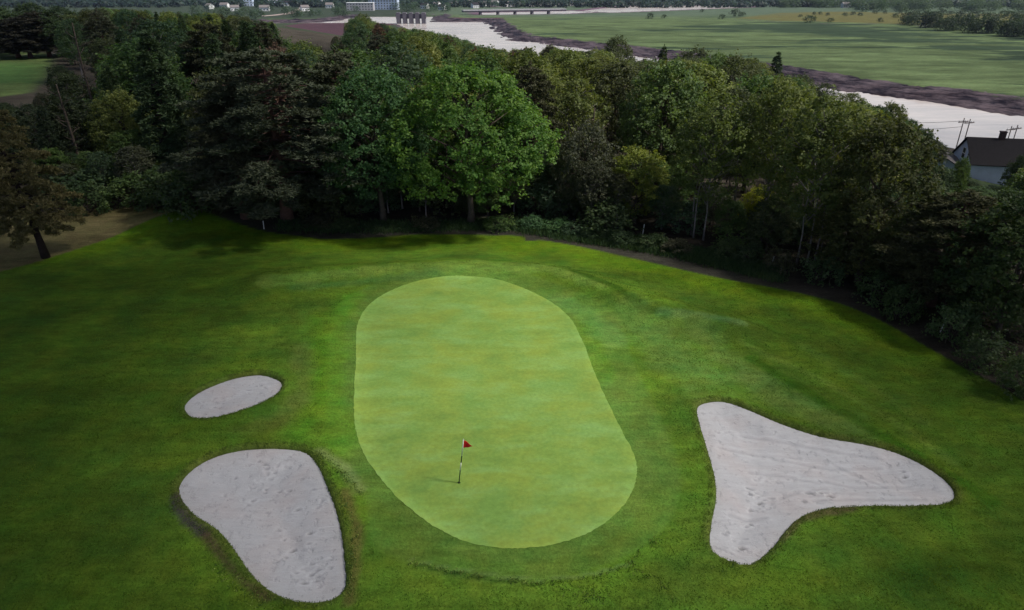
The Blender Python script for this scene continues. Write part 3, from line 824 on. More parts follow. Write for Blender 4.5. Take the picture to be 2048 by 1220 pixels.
placed = []
def h(*a, **k):
    e, xy = hero(*a, **k); placed.append((xy[0], xy[1], PR[a[0]]['R'] * e.scale[0])); return e
h('pine_lone', 92, 515, 178, 88, (0.125, 0.110, 0.055), 'pine_tree', 'lone dark brownish-green pine with bare lower trunk on the open turf at left', 'pine tree', rz=1.0, tilty=-0.05)
h('pine_big', 575, 440, 92, 200, (0.056, 0.072, 0.050), 'pine_tree', 'wide dark pine with bare red limbs beside the two maples', 'pine tree', rz=0.4)
h('pine_a', 490, 436, 150, 95, BR, 'pine_tree', 'dark brown-green pine touching the left side of the wide pine', 'pine tree', rz=2)
h('maple2', 767, 442, 135, 120, (0.048, 0.100, 0.042), 'maple_tree', 'dark green maple with pale trunk between wide pine and brightest maple', 'maple tree', rz=1.2)
h('maple', 942, 446, 132, 172, MP, 'maple_tree', 'biggest bright green round maple behind the putting green', 'maple tree', rz=0.2)
h('willow', 1165, 430, 246, 78, (0.050, 0.060, 0.045), 'round_tree', 'low round grey-green tree just right of the brightest maple', 'tree')
h('leaf_b', 1268, 448, 296, 62, YG, 'yellow_green_tree', 'small tree with yellow-green top left of the birch stand', 'tree', rz=.5)
h('bush_a', 1215, 466, 400, 66, DG, 'dark_shrub', 'dark shrub leaning out below the yellow-green tree', 'shrub')
h('aspen_b', 1405, 472, 185, 85, (0.080, 0.105, 0.035), 'birch_tree', 'tall birch with pale stems at left end of birch stand', 'birch tree')
h('aspen_a', 1520, 482, 165, 75, (0.085, 0.110, 0.032), 'birch_tree', 'slim birch over the sunlit gap in the stand', 'birch tree')
h('aspen_b', 1600, 520, 190, 95, (0.062, 0.082, 0.030), 'birch_tree', 'many-stemmed dark birch right of the sunlit gap', 'birch tree')
h('leaf_b', 1715, 562, 235, 100, (0.052, 0.066, 0.026), 'leafy_tree', 'dark olive tree at the bend of the treeline right of birches', 'tree')
h('leaf_c', 1690, 552, 400, 90, (0.045, 0.052, 0.024), 'leafy_tree', 'low dark tree bulging out at the bend of the treeline', 'tree')
h('pine_a', 1860, 610, 372, 115, (0.050, 0.056, 0.030), 'pine_tree', 'dark feathery pine below the white house at right', 'pine tree')
h('leaf_a', 1990, 670, 392, 130, (0.040, 0.066, 0.026), 'leafy_tree', 'large dark tree nearest the camera on the right edge', 'tree')
h('leaf_c', 2085, 620, 345, 90, (0.045, 0.070, 0.026), 'leafy_tree', 'tall tree cut by the right edge beside the white house', 'tree')
for i, (a, b, t, w, c, k) in enumerate([(330,418,335,60,DG,'bush_a'),(260,414,345,55,GR,'bush_a'),(390,425,340,62,DG,'bush_b'),(180,425,360,45,DG,'bush_b')]):
    h(k, a, b, t, w, c, 'shrub', ['rounded dark shrub at the wood edge right of the lone pine', 'greener shrub at the wood edge nearest the lone pine', 'dark shrub under the left side of the wide pine', 'dark shrub behind the trunk of the lone pine'][i], 'shrub')
# low growth in front of the treeline
low = [(1065,462,432,40,(0.045,0.10,0.045)),(1110,468,436,42,(0.04,0.09,0.04)),(1150,474,448,36,BG),(1195,482,452,36,DG),(1240,490,455,40,DG),(1300,500,462,42,DG),
       (1350,510,470,40,BR),(1450,518,470,45,DG),(1495,530,480,42,DG),(1560,548,490,40,BR),(1640,568,505,52,DG),(1760,610,540,60,DG),(1800,640,565,50,DG),(1900,690,600,60,DG),(1960,740,660,62,DG),(2030,790,700,60,DG),(640,458,425,48,BR),(690,462,440,35,DG),(850,462,438,40,BR),(1000,462,436,42,GR)]
for a, b, t, w, c in low:
    t = t + 6; w *= .85; b -= 6
    gl = ('low leafy shrub at the foot of the treeline right of the brightest maple' if a > 1030 else 'low shrub on bare ground under the two maples')
    h(random.choice(['bush_a', 'bush_b']), a, b, t, w, c, 'low_shrub', gl, 'shrub', group='low shrubs right of the maples' if a > 1030 else 'low shrubs under the maples')

# the wood between the golf ground and the river
FOREST = [(-52,62),(-28,61),(-22,57),(-14,55.5),(0,55.5),(7,52),(12,49),(16,46.5),(21,44),(24.5,40),(27,34),(29,28),(31,16),(60,14),(100,50),(112,120),(100,158),(72,196),(44,240),(10,300),(-30,350),(-70,400),(-110,420),(-170,330),(-135,215),(-103,158),(-93,127),(-64,86)]
SKY = [(-200,205),(0,205),(50,192),(72,168),(92,145),(100,100),(110,26),(150,14),(250,12),(330,20),(450,24),(560,40),(580,75),(640,90),(672,60),(690,34),(740,30),(780,44),(850,55),(920,68),(985,92),(1020,96),(1060,88),(1110,84),(1150,98),(1200,92),(1215,78),(1255,78),(1270,112),(1310,122),(1370,106),(1430,102),(1500,104),(1545,112),(1570,138),(1620,150),(1660,178),(1700,200),(1780,204),(1850,236),(1885,258),(1900,298),(1922,335),(1940,376),(2000,380),(2015,340),(2048,300),(2300,300)]
skx = np.array([a for a, _ in SKY], float); sky_ = np.array([b for _, b in SKY], float)
def place_wood():
    cand = []
    tries = 0
    pts = [(a, b, r) for a, b, r in placed]
    while tries < 26000 and len(cand) < 900:
        tries += 1
        y = 12 + 400 * random.random() ** 1.5; x = random.uniform(-175, 115)
        if sdpoly(np.array([x]), np.array([y]), FOREST)[0] < 1.2: continue
        d = math.hypot(x, y)
        sp = 4.3 + 0.028 * d
        if 70 < x < 96 and 97 < y < 130: continue    # the white house and its yard
        if any((x - a) ** 2 + (y - b) ** 2 < (sp * 0.8 + r * 0.18) ** 2 for a, b, r in pts): continue
        px, py, dd = proj(x, y, gz(x, y) + 8)
        if px < -120 or px > 2200: continue
        pts.append((x, y, 2.0)); cand.append((d, x, y))
    cand.sort()
    run = np.full(120, 2000.0)     # running skyline, in 20-pixel columns
    for a, b, r in placed:
        pass
    n = 0
    for d, x, y in cand:
        z = gz(x, y)
        px0 = proj(x, y, z + 6)[0]
        # species by neighbourhood
        u = random.random()
        right = px0 > 1330
        if px0 < 560:
            kind, col, sp = [('pine_a', BR, 'pine'), ('leaf_a', GR, 'leafy'), ('leaf_b', DK, 'leafy'), ('aspen_a', BG, 'birch'), ('leaf_c', OL, 'leafy'), ('spruce', DG, 'spruce')][min(5, int(u * 6))]
        elif px0 < 1100:
            kind, col, sp = [('pine_a', BR, 'pine'), ('leaf_a', OL, 'leafy'), ('pine_a', (0.085, 0.058, 0.045), 'pine'), ('leaf_c', GR, 'leafy'), ('aspen_b', BG, 'birch')][min(4, int(u * 5))]
        elif px0 < 1700:
            kind, col, sp = [('leaf_a', OL, 'leafy'), ('leaf_b', DK, 'leafy'), ('aspen_b', OL, 'birch'), ('aspen_a', OL, 'birch'), ('leaf_c', GR, 'leafy'), ('aspen_b', DK, 'birch')][min(5, int(u * 6))]
        else:
            kind, col, sp = [('leaf_a', GR, 'leafy'), ('leaf_b', OL, 'leafy'), ('pine_a', DG, 'pine'), ('leaf_c', DG, 'leafy'), ('aspen_b', GR, 'birch')][min(4, int(u * 5))]
        if px0 < 230 and d < 110: col = (0.026, 0.040, 0.022)
        H = random.uniform(8.5, 14.5)
        wid = random.uniform(0.95, 1.3)
        rr = PR[kind]['R'] * H / PR[kind]['H'] * wid
        # keep tops under the canopy line of the photograph
        for _ in range(30):
            px, py, dd = proj(x, y, z + H)
            hw = rr * 0.6 * F / dd
            lim = max(np.interp(q, skx, sky_) for q in (px - hw, px, px + hw))
            if py >= lim + random.uniform(0, 5): break
            H *= 0.94
        if H < 3.6: continue
        if H < 7: kind = random.choice(['leaf_a', 'leaf_c']) ; sp = 'leafy'
        px, py, dd = proj(x, y, z + H); hw = max(10, rr * F / dd)
        cols = range(max(0, int((px - hw * .8 + 200) / 20)), min(119, int((px + hw * .8 + 200) / 20)) + 1)
        if not len(cols): continue
        if d > 62 and all(run[c] < py + 1 for c in cols): continue
        ph = proj(x, y, z + H * 0.55)[1]
        for c in cols: run[c] = min(run[c], py + (ph - py) * 0.15)
        n += 1
        if d < 78 and px > 1350: zn, g = 'in the dark front rows right of the birch stand', 'front rows right'
        elif d < 90 and px < 400: zn, g = 'in the dark wood behind the lone pine', 'wood behind the lone pine'
        elif d < 90: zn, g = 'rising just behind the front row of maples and birches', 'second row'
        elif px < 560: zn, g = 'in the deep wood between left fairway and wide pine', 'deep wood left'
        elif px < 1100: zn, g = 'in the wood behind the two maples near the river bend', 'deep wood middle'
        else: zn, g = 'on the wooded slope below the long river reach', 'river slope'
        wd = {'pine': ('pine_tree', 'brownish pine', 'pine tree'), 'leafy': ('leafy_tree', 'leafy green tree', 'tree'), 'birch': ('birch_tree', 'slim birch', 'birch tree'), 'spruce': ('spruce_tree', 'dark spruce', 'spruce tree')}[sp]
        plant(kind, x, y, H, wid, col, wd[0], wd[1] + ' ' + zn, wd[2], group=wd[1] + ' group, ' + g)
    print('WOOD', n)
place_wood()
# young trees and bushes that close the wood's edge
def understory():
    n = 0; tries = 0
    while n < 95 and tries < 6000:
        tries += 1
        px = random.uniform(110, 2040); py = np.interp(px, [0, 300, 560, 1050, 1300, 1560, 1750, 1900, 2048], [425, 418, 436, 446, 470, 520, 560, 640, 700]) - random.uniform(2, 40)
        x, y = P(px, py)
        if sdpoly(np.array([x]), np.array([y]), FOREST)[0] < 0.3 and px > 430: continue
        if any((x - a) ** 2 + (y - b) ** 2 < 1.5 ** 2 for a, b, r in placed): continue
        placed.append((x, y, 1.0)); n += 1
        k = random.choice(['bush_a', 'bush_b', 'leaf_b', 'leaf_c', 'aspen_a'])
        H = random.uniform(1.8, 3.6) if k[0] == 'b' else random.uniform(3.0, 5.6)
        zn = ('behind the lone pine' if px < 400 else 'round the wide dark pine' if px < 700 else 'behind the maple trunks' if px < 1060 else 'between brightest maple and birches' if px < 1380 else 'below the birch stand' if px < 1640 else 'in the dark corner at right')
        plant(k, x, y, H, random.uniform(1.1, 1.5), random.choice([DG, DK, BR, BG, GR]), 'young_tree' if k[0] != 'b' else 'bush', ('young leafy tree ' if k[0] != 'b' else 'dark leafy bush ') + zn, 'tree' if k[0] != 'b' else 'bush', group=('young trees ' if k[0] != 'b' else 'dark bushes ') + zn)
understory()
h('leaf_a', 1512, 462, 372, 42, (0.34, 0.38, 0.04), 'sun_painted_bush', 'yellow-green bush with sunlight put into its colour, glimpsed through the gap in birches', 'bush')  # leaf colour raised far above the other trees to paint sun in the gap
for a, b, t, w, c in [(1856, 318, 280, 30, DG), (1884, 385, 338, 36, GR), (1906, 400, 316, 20, GR), (1932, 396, 362, 30, DG), (1862, 395, 330, 40, DG), (1950, 410, 376, 46, GR), (1850, 330, 280, 40, DK), (1995, 405, 372, 40, DG), (2022, 402, 312, 30, DG)]:
    h('leaf_c', a, b, t, w, c, 'small_tree', 'small dark tree crowding the yard of the white house', 'tree', group='small trees in the yard of the white house')
# bare pale snags standing in the wood
def snag(px, py, ty, lb):
    x, y, z = Pg(px, py); d = proj(x, y, z + 6)[2]
    lo, hi = 1.0, 30.0
    for _ in range(30):
        m_ = (lo + hi) / 2
        if proj(x, y, z + m_)[1] > ty: lo = m_
        else: hi = m_
    H = lo; t = empty('dead_tree', (x, y, z)); rr = random.Random(px)
    m = MB(); bend = rr.uniform(-.6, .6)
    ax = lambda q: (bend * math.sin(q * 3.0), 0.3 * math.sin(q * 4), H * q)
    m.tube([(ax(q)[0], ax(q)[1], ax(q)[2] - (.3 if q == 0 else 0)) for q in np.linspace(0, 1, 9)], [0.17 * (1 - .8 * q) + .02 for q in np.linspace(0, 1, 9)], 7)
    m.build('trunk', M_BARK, t, True)
    for k in range(9):
        q = 0.4 + 0.06 * k; a = rr.random() * 6.28; L = rr.uniform(.8, 2.2); p = ax(q)
        b = MB(); e = (p[0] + math.cos(a) * L, p[1] + math.sin(a) * L, p[2] + L * rr.uniform(.1, .7)); mid = tuple((p[i] + e[i]) / 2 + rr.uniform(-.12, .12) for i in range(3))
        b.tube([p, mid, e], [.055, .035, .012], 5); b.tube([mid, (mid[0] + rr.uniform(-.6, .6), mid[1] + rr.uniform(-.6, .6), mid[2] + .6)], [.025, .008], 4)
        b.build('branch', M_BARK, t, True)
    tag(t, lb, 'dead tree')
snag(172, 372, 168, 'bare dead tree in the dark wood right of the lone pine')
snag(213, 300, 45, 'tall bare grey tree forked above the left wood')
snag(1180, 400, 215, 'thin bare grey tree over the low round tree')
# single trees that stand out on the canopy line
def lone(kind, px, ty, y, H, wid, col, name, label, cat):
    lo, hi = -60.0, 60.0
    x = (px - 1024) / F * (y * CP + 25 * SP)
    z = gz(x, y)
    x = (px - 1024) / F * (y * CP + (HC - z - H) * SP); z = gz(x, y)
    # height that brings the top to its row
    v = (610 - ty) / F
    top = HC + (y * (-SP + v * CP) / (CP + v * SP))
    plant(kind, x, y, max(3, top - z), wid, col, name, label, cat)
lone('spruce', 1550, 102, 190, 12, 1.1, DG, 'spruce_tree', 'pointed dark spruce standing against the marsh', 'spruce tree')
lone('pine_a', 1325, 86, 170, 12, 0.45, DG, 'pine_tree', 'thin bare-trunked pine with tufted top against the mud bank', 'pine tree')
lone('leaf_a', 1235, 74, 175, 14, 0.9, DK, 'leafy_tree', 'dark tree with flat double crown against the marsh edge', 'tree')
lone('leaf_c', 722, 28, 260, 15, 1.2, DK, 'leafy_tree', 'big dark tree right of the maroon mud flat', 'tree')
lone('leaf_c', 1605, 150, 165, 14, 1.0, DK, 'leafy_tree', 'dark ragged tree on the canopy line where the right river reach begins', 'tree')
lone('aspen_b', 1655, 166, 160, 14, 1.2, DK, 'birch_tree', 'thin-leaved tree with the pale river showing through its top', 'tree')
lone('aspen_a', 1712, 186, 150, 14, 1.3, OL, 'birch_tree', 'ragged olive birch top against the right river reach', 'birch tree')
lone('leaf_b', 1800, 205, 140, 14, 1.1, OL, 'leafy_tree', 'olive treetop nearest the river above the house', 'tree')
lone('leaf_c', 1390, 98, 185, 14, 1.2, DK, 'leafy_tree', 'broad dark tree between thin pine and pointed spruce', 'tree')

# far left: trees beyond the left fairway
for i, (px, py, ty, w, k) in enumerate([(38,116,34,52,'pine_a'),(62,116,30,50,'pine_a'),(-10,112,25,55,'leaf_a'),(100,114,20,50,'pine_a'),(15,104,12,55,'leaf_c'),(140,112,14,60,'leaf_a'),(80,98,6,50,'leaf_c')]):
    hero(k, px, py, ty, w, DG if k != 'pine_a' else (0.035, 0.035, 0.028), 'pine_tree' if k == 'pine_a' else 'leafy_tree',
         ('dark bare-trunked pine' if k == 'pine_a' else 'dark leafy tree') + ' at the far end of the left fairway', 'pine tree' if k == 'pine_a' else 'tree', group='dark pines beyond the left fairway' if k == 'pine_a' else 'dark leafy trees beyond the left fairway')

def farplant(px, py, H, wid, col, name, label, cat, group, z=-15.4, kind='far_leaf'):
    x, y = P(px, py, z); z = gz(x, y); x, y = P(px, py, z)
    plant(kind, x, y, H, wid, col, name, label, cat, group=group, trunk=False)
FD = (0.018, 0.032, 0.019)
# bushes along the edge of the dyke land at right
for i in range(34):
    t = i / 33
    px = 1805 + 260 * t + random.uniform(-8, 8); py = 51 + 24 * t + random.uniform(-5, 3)
    farplant(px, py, random.uniform(7.5, 13), random.uniform(0.8, 1.15), FD, 'bush', 'dark round bush in the hedgerow between marsh and dyke field', 'bush', 'bushes in the hedgerow right')
for px, py, H in [(1618,45,7),(1690,32,4),(1705,30,4),(1720,32,4),(1628,29,3.5),(1640,29,3.5),(1655,31,3.5),(1300,37,6),(1328,36,4),(1404,24,4),(1470,32,8),(1484,32,5),(1444,38,5),(1750,27,4),(1770,27,4),(1800,27,4),(1835,28,4),(1960,30,6),(2020,38,8),(2040,38,8),(1990,40,6),(1900,30,5),(1850,34,7),(1870,38,8),(1885,30,6),(1920,40,9),(1945,36,7),(1975,44,9),(2005,36,8),(2030,48,9),(1830,40,7),(1790,36,5),(1760,44,4),(1815,46,7),(1935,50,9),(1660,44,4),(1600,34,3)]:
    farplant(px, py, H, 1.0, FD, 'bush', 'small lone bush dotted on the far marsh and dyke field', 'bush', 'lone bushes on the marsh', kind='far_low')
for i in range(115):
    px = random.uniform(1560, 2080); py = random.uniform(12, 24) if px > 1700 else random.uniform(11, 16)
    farplant(px, py, random.uniform(9, 14), random.uniform(1, 1.5), (0.032, 0.055, 0.034), 'far_tree', 'tree in the belt behind the dyke field at far right', 'tree', 'trees behind the dyke field')
for i in range(60):
    px = random.uniform(660, 1060); py = random.uniform(6, 24)
    if px > 930 and py > 16: continue
    farplant(px, py, random.uniform(6, 10), random.uniform(1, 1.5), (0.035, 0.06, 0.045), 'far_tree', 'tree among the houses on the far shore beyond the bridge', 'tree', 'trees on the far shore')
for i in range(46):
    px = random.uniform(380, 700); py = random.uniform(4, 44)
    farplant(px, py, random.uniform(6, 10), random.uniform(1, 1.4), (0.035, 0.058, 0.04), 'far_tree', 'tree among the town buildings by the pale road', 'tree', 'trees in the town by the road')

# far woods that read as one mass
def far_woods():
    n = 4200
    y = 1060 + 1300 * R.random(n) ** 1.6; x = R.uniform(-1.0, 1.0, n) * (y * 0.95)
    z = height(x, y, False)
    Hs = R.uniform(7, 12, n)
    m = 26
    c = np.repeat(np.column_stack([x, y, z + Hs * 0.5]), m, 0)
    d = unit(R.normal(size=(n * m, 3)))
    c = c + d * np.repeat(np.column_stack([Hs * .75, Hs * .75, Hs * .5]), m, 0) * 0.9
    s = R.uniform(2.0, 4.2, n * m)
    V, Fc, T = cards(c, unit(d + np.array([0, 0, .5])), s * 1.2, s, np.repeat(R.uniform(.6, 1.4, n), m) * R.uniform(.8, 1.2, n * m))
    o = obj('distant_woods', crown_mesh('distant_woods', V, Fc, T, M_LEAF)); o.color = (0.016, 0.032, 0.030, 1)
    tag(o, 'blue-green woods covering the far shore under the skyline', 'woods', kind='stuff')
far_woods()

# undergrowth weeds along the treeline, rim grass of the bunkers
def blades(name, pts, n_per, hgt, col, label, cat, spread=0.12, tone=None, wd=0.022):
    p = np.array(pts); k = len(p)
    base = np.repeat(p, n_per, 0); base[:, :2] += R.normal(size=(k * n_per, 2)) * spread
    base[:, 2] = height(base[:, 0], base[:, 1]) 
    dirs = unit(R.normal(size=base.shape) * np.array([.45, .45, .1]) + np.array([0, 0, 1]))
    L = hgt * R.uniform(.5, 1.3, len(base))
    nrm = unit(np.cross(dirs, R.normal(size=dirs.shape)))
    tt = (np.repeat(tone, n_per) if tone is not None else 1) * R.uniform(.7, 1.3, len(base))
    V, Fc, T = cards(base + dirs * L[:, None] * .45, nrm, L, np.full(len(base), wd), tt, ax=dirs)
    o = obj(name, crown_mesh(name, V, Fc, T, M_GRASSB)); o.color = (*col, 1)
    tag(o, label, cat, kind='stuff')

def rim_points(q, n, a, b):
    out = []
    m = len(q); L = [math.dist(q[i], q[(i + 1) % m]) for i in range(m)]
    cum = np.cumsum([0] + L)
    for _ in range(n):
        t = random.random() * cum[-1]; i = min(m - 1, int(np.searchsorted(cum, t) - 1)); i = max(i, 0)
        u = (t - cum[i]) / max(L[i], 1e-6); j = (i + 1) % m
        x = q[i][0] * (1 - u) + q[j][0] * u; y = q[i][1] * (1 - u) + q[j][1] * u
        tx, ty = q[j][0] - q[i][0], q[j][1] - q[i][1]; l = math.hypot(tx, ty) + 1e-9
        w = random.uniform(a, b)
        # outward is away from the centre side
        nx, ny = ty / l, -tx / l
        if sdpoly(np.array([x + nx * .05]), np.array([y + ny * .05]), q)[0] > 0: nx, ny = -nx, -ny
        out.append((x + nx * w, y + ny * w, 0))
    return out
rp = []
for q, n in ((BSMALL, 350), (BLEFT, 800), (BRIGHT, 900)): rp += rim_points(q, n, -0.02, 0.30)
blades('rim_grass', rp, 6, 0.075, (0.10, 0.15, 0.035), 'ragged longer grass fringing the bunker edges', 'grass', 0.06)
rg = []
while len(rg) < 26000:
    x = random.uniform(-24, 26); y = 14.5 + 30 * random.random() ** 1.3
    rg.append((x, y, 0))
rg = np.array(rg)
k = (sdpoly(rg[:, 0], rg[:, 1], MOWN) > 0.3) & (sdpoly(rg[:, 0], rg[:, 1], FRINGE) < -0.2)
for q, _ in BUNKERS: k &= sdpoly(rg[:, 0], rg[:, 1], q) < -0.02
rg = rg[k]
tn = 0.55 + 0.9 * fbm(rg[:, 0] * 0.5, rg[:, 1] * 0.5, 81, 3)
blades('rough_grass', rg, 6, 0.05, (0.066, 0.126, 0.014), 'short tufted grass of the rough', 'grass', 0.10, tn, 0.03)
# clumps of clover and coarse grass in the near rough
cl = []
lines = [([(820,1128),(900,1146),(1000,1162),(1080,1170),(1180,1158),(1240,1140)], 5, 260), ([(1240,1140),(1290,1100),(1330,1075)], 10, 60), ([(1250,1130),(1310,1170),(1350,1210)], 6, 60), ([(1120,1185),(1200,1195),(1180,1205)], 18, 110),
         ([(630,910),(680,945),(720,985)], 10, 200), ([(690,1000),(708,1080),(700,1200)], 8, 160), ([(430,1130),(480,1180),(540,1220)], 14, 90), ([(1420,1150),(1540,1120),(1600,1060)], 10, 90)]
for q, sp, n in lines:
    for _ in range(n):
        i = random.randrange(len(q) - 1); u = random.random()
        px = q[i][0] * (1 - u) + q[i + 1][0] * u + random.gauss(0, sp * .6); py = q[i][1] * (1 - u) + q[i + 1][1] * u + random.gauss(0, sp * .5)
        x, y = P(px, py, 0.1); cl.append((x, y, 0))
tn = R.choice([0.7, 1.0, 1.5, 2.0], len(cl))
cl = cl[::2]; tn = tn[:len(cl)]
blades('clover_clumps', cl, 5, 0.05, (0.095, 0.165, 0.045), 'pale and dark coarse clumps scattered in the near rough', 'clover', 0.05, tn, 0.05)
# weeds below the trees
wp = []
for _ in range(5200):
    a = random.choice([0, 1, 1, 1])
    if a: px = random.uniform(1030, 1560); py = np.interp(px, [1030, 1200, 1350, 1560], [462, 488, 515, 560]) + random.uniform(-16, 8)
    else: px = random.uniform(560, 1030); py = 455 + random.uniform(-8, 12)
    x, y = P(px, py); wp.append((x, y, 0))
blades('weeds', wp, 6, 0.38, (0.045, 0.085, 0.038), 'loose weeds along the foot of the treeline', 'weeds', 0.25, None, 0.06)

# ------------------------------------------------------------------ flagstick
def flagstick():
    x, y = P(918, 965, 0.1); z = 0.16 + 0.012 * (y - 30) + 0.02
    x, y = P(918, 965, z)
    t = empty('flagstick', (x, y, z)); t.rotation_euler = (0.0, 0.115, 0)
    Ht = 2.16
    seg = [(0, 0.30, 1), (0.30, 0.475, 0), (0.475, 0.63, 1), (0.63, 1.0, 0)]
    for a, b, mi in seg: pass
    m = MB()
    for a, b, mi in seg:
        m.tube([(0, 0, a * Ht), (0, 0, b * Ht)], [0.024 if mi == 0 else 0.023] * 2, 12, mi)
    m.tube([(0, 0, Ht), (0, 0, Ht + .03)], [0.024, 0.008], 12, 0)
    m.build('pole', [M_PWHITE, M_PDARK], t, True)
    # pennant with soft folds
    nu, nv = 14, 8; V = []
    for i in range(nu + 1):
        u = i / nu
        for j in range(nv + 1):
            v = j / nv
            hh = 0.38 * (1 - u); zc = Ht - 0.03 - 0.20 * u - hh * v * 1.0 - 0.08 * u * u
            V.append((0.025 + 0.38 * u, 0.035 * math.sin(7 * u + 1.5 * v) * u ** .6, zc))
    Fc = [(i * (nv + 1) + j, (i + 1) * (nv + 1) + j, (i + 1) * (nv + 1) + j + 1, i * (nv + 1) + j + 1) for i in range(nu) for j in range(nv)]
    me = mesh('flag', V, Fc, M_RED, True)
    f = obj('flag', me, t); s = f.modifiers.new('s', 'SOLIDIFY'); s.thickness = 0.004
    c = MB(); c.tube([(0, 0, -0.01), (0, 0, 0.006)], [0.056, 0.056], 20, 0); c.build('cup', M_CUP, t)
    tag(t, 'red pennant on a white and dark green striped flagstick in the hole', 'golf flag')
flagstick()

# marker stakes and small things on the grass
for px, py, hh, lb in [(1285,470,0.9,'thin white stake at the treeline below the yellow-green tree'),(528,458,0.7,'short white stake at the foot of the wide pine'),(1880,664,1.0,'thin white stake in the dark at right under the trees'),(1543,530,0.7,'white stake at the edge of dark trees below the birches')]:
    x, y, z = Pg(px, py); m = MB()
    m.tube([(0, 0, -0.1), (0.03, 0, hh * .95), (0.03, 0, hh)], [0.035, 0.035, 0.01], 6)
    o = m.build('marker_stake', M_WHITE, None, False, (x, y, z)); o.rotation_euler = (0, random.uniform(-.06, .12), 0)
    tag(o, lb, 'stake', 'white marker stakes')
x, y, z = Pg(1562, 541)
def stone():
    m = MB(); V = []; 
    import itertools
    n = 8
    for i in range(5):
        a = math.pi * (i + .5) / 5 / 1.0
        for k in range(n):
            b = 6.283 * k / n; r = 0.22 * math.sin(a) * (1 + random.uniform(-.2, .2))
            V.append((r * math.cos(b), r * math.sin(b), 0.15 * math.cos(a) + .08))
    Fc = [(i * n + k, i * n + (k + 1) % n, (i + 1) * n + (k + 1) % n, (i + 1) * n + k) for i in range(4) for k in range(n)] + [tuple(range(n)), tuple(4 * n + k for k in range(n - 1, -1, -1))]
    m.add(V, Fc); return m
o = stone().build('stone', M_GREY, None, True, (x, y, z)); tag(o, 'small pale stone at the edge of the dark trees', 'stone')

# ------------------------------------------------------------------ white house at right
def gable(L, W, hw, hr, ov=0.35):
    """ridge along x; returns wall mb and roof mb"""
    w = MB()
    V = [(-L/2,-W/2,-3),(L/2,-W/2,-3),(L/2,W/2,-3),(-L/2,W/2,-3),(-L/2,-W/2,hw),(L/2,-W/2,hw),(L/2,W/2,hw),(-L/2,W/2,hw),(-L/2,0,hw+hr),(L/2,0,hw+hr)]
    w.add(V, [(0,1,5,4),(2,3,7,6),(1,2,6,9,5),(3,0,4,8,7)])
    r = MB(); s = hr / (W / 2); t = 0.14
    for sg in (-1, 1):
        y0 = sg * (W / 2 + ov); z0 = hw - s * ov
        a = [(-L/2-ov, y0, z0+.02), (L/2+ov, y0, z0+.02), (L/2+ov, 0, hw+hr+.02), (-L/2-ov, 0, hw+hr+.02)]
        b = [(p[0], p[1], p[2] + t) for p in a]
        r.add(a + b, [(0,3,2,1),(4,5,6,7),(0,1,5,4),(1,2,6,5),(2,3,7,6),(3,0,4,7)])
    return w, r

def window(par, x, y, z, w, hh, face='x-', fm=None, gm=None):
    m = MB(); g = MB(); t = 0.08
    if face[0] == 'x':
        s = -1 if face[1] == '-' else 1
        for a, b, c, d in ((-w/2-t, w/2+t, -t, 0), (-w/2-t, w/2+t, hh, hh+t), (-w/2-t, -w/2, 0, hh), (w/2, w/2+t, 0, hh), (-w/2, w/2, hh/2-.03, hh/2+.03)):
            m.box(min(0, s*.07), max(0, s*.07), a, b, c, d)
        g.box(min(0, s*.03), max(0, s*.03), -w/2+.001, w/2-.001, .001, hh-.001)
    else:
        s = -1 if face[1] == '-' else 1
        for a, b, c, d in ((-w/2-t, w/2+t, -t, 0), (-w/2-t, w/2+t, hh, hh+t), (-w/2-t, -w/2, 0, hh), (w/2, w/2+t, 0, hh), (-w/2, w/2, hh/2-.03, hh/2+.03)):
            m.box(a, b, min(0, s*.07), max(0, s*.07), c, d)
        g.box(-w/2+.001, w/2-.001, min(0, s*.03), max(0, s*.03), .001, hh-.001)
    f = m.build('window', fm or M_WHITE, par, loc=(x, y, z)); g.build('pane', gm or M_GLASS, f)
    return f

def white_house():
    # gable end turned to the left, ridge running away to the right
    y0 = 112.0; zr = -4.9
    x0 = (1945 - 1024) / F * (y0 * CP + (HC - zr) * SP)
    rz = math.radians(-12)
    L, W, hw, hr = 11.5, 8.0, 5.4, 3.3
    zb = zr - hw - hr
    t = empty('white_house', (x0 + L / 2, y0, zb), rz)
    w, r = gable(L, W, hw, hr)
    w.build('wall', M_SIDING, t); rf = r.build('roof', M_ROOFD, t)
    c = MB(); c.box(-1.3, -0.5, -0.35, 0.35, hw + hr - 0.6, hw + hr + 1.1); c.box(-1.38, -0.42, -0.43, 0.43, hw + hr + 1.1, hw + hr + 1.25)
    c.build('chimney', M_BRICK, rf)
    window(t, -L/2, 0.2, hw - 0.1, 1.1, 1.7, 'x-'); window(t, -L/2, -1.8, hw + 0.3, 0.6, 0.8, 'x-')
    window(t, -L/2, -2.3, 2.2, 0.9, 1.6, 'x-'); window(t, -L/2, 2.2, 0.9, 0.9, 1.5, 'x-')
    window(t, -3.4, -W/2, 1.6, 0.7, 1.0, 'y-'); window(t, 1.0, -W/2, 1.2, 0.9, 1.4, 'y-')
    tag(t, 'white gabled house with steep dark roof among the trees at right', 'house')
    # lower wing to the left
    x1 = (1890 - 1024) / F * (y0 * CP + 28 * SP) 
    t2 = empty('low_outbuilding', (x1, y0 + 2, zb + 2.2), math.radians(60))
    w, r = gable(6.5, 5.2, 2.6, 1.5, 0.3)
    w.build('wall', M_SIDING, t2); r.build('roof', M_ROOFG, t2)
    window(t2, -3.25, 0.9, 1.1, 0.9, 1.1, 'x-'); window(t2, -1.2, -2.6, 1.1, .8, 1.1, 'y-'); window(t2, 1.4, -2.6, 1.1, .8, 1.1, 'y-')
    tag(t2, 'small white outbuilding with grey roof left of the white house', 'outbuilding')
    return t
white_house()

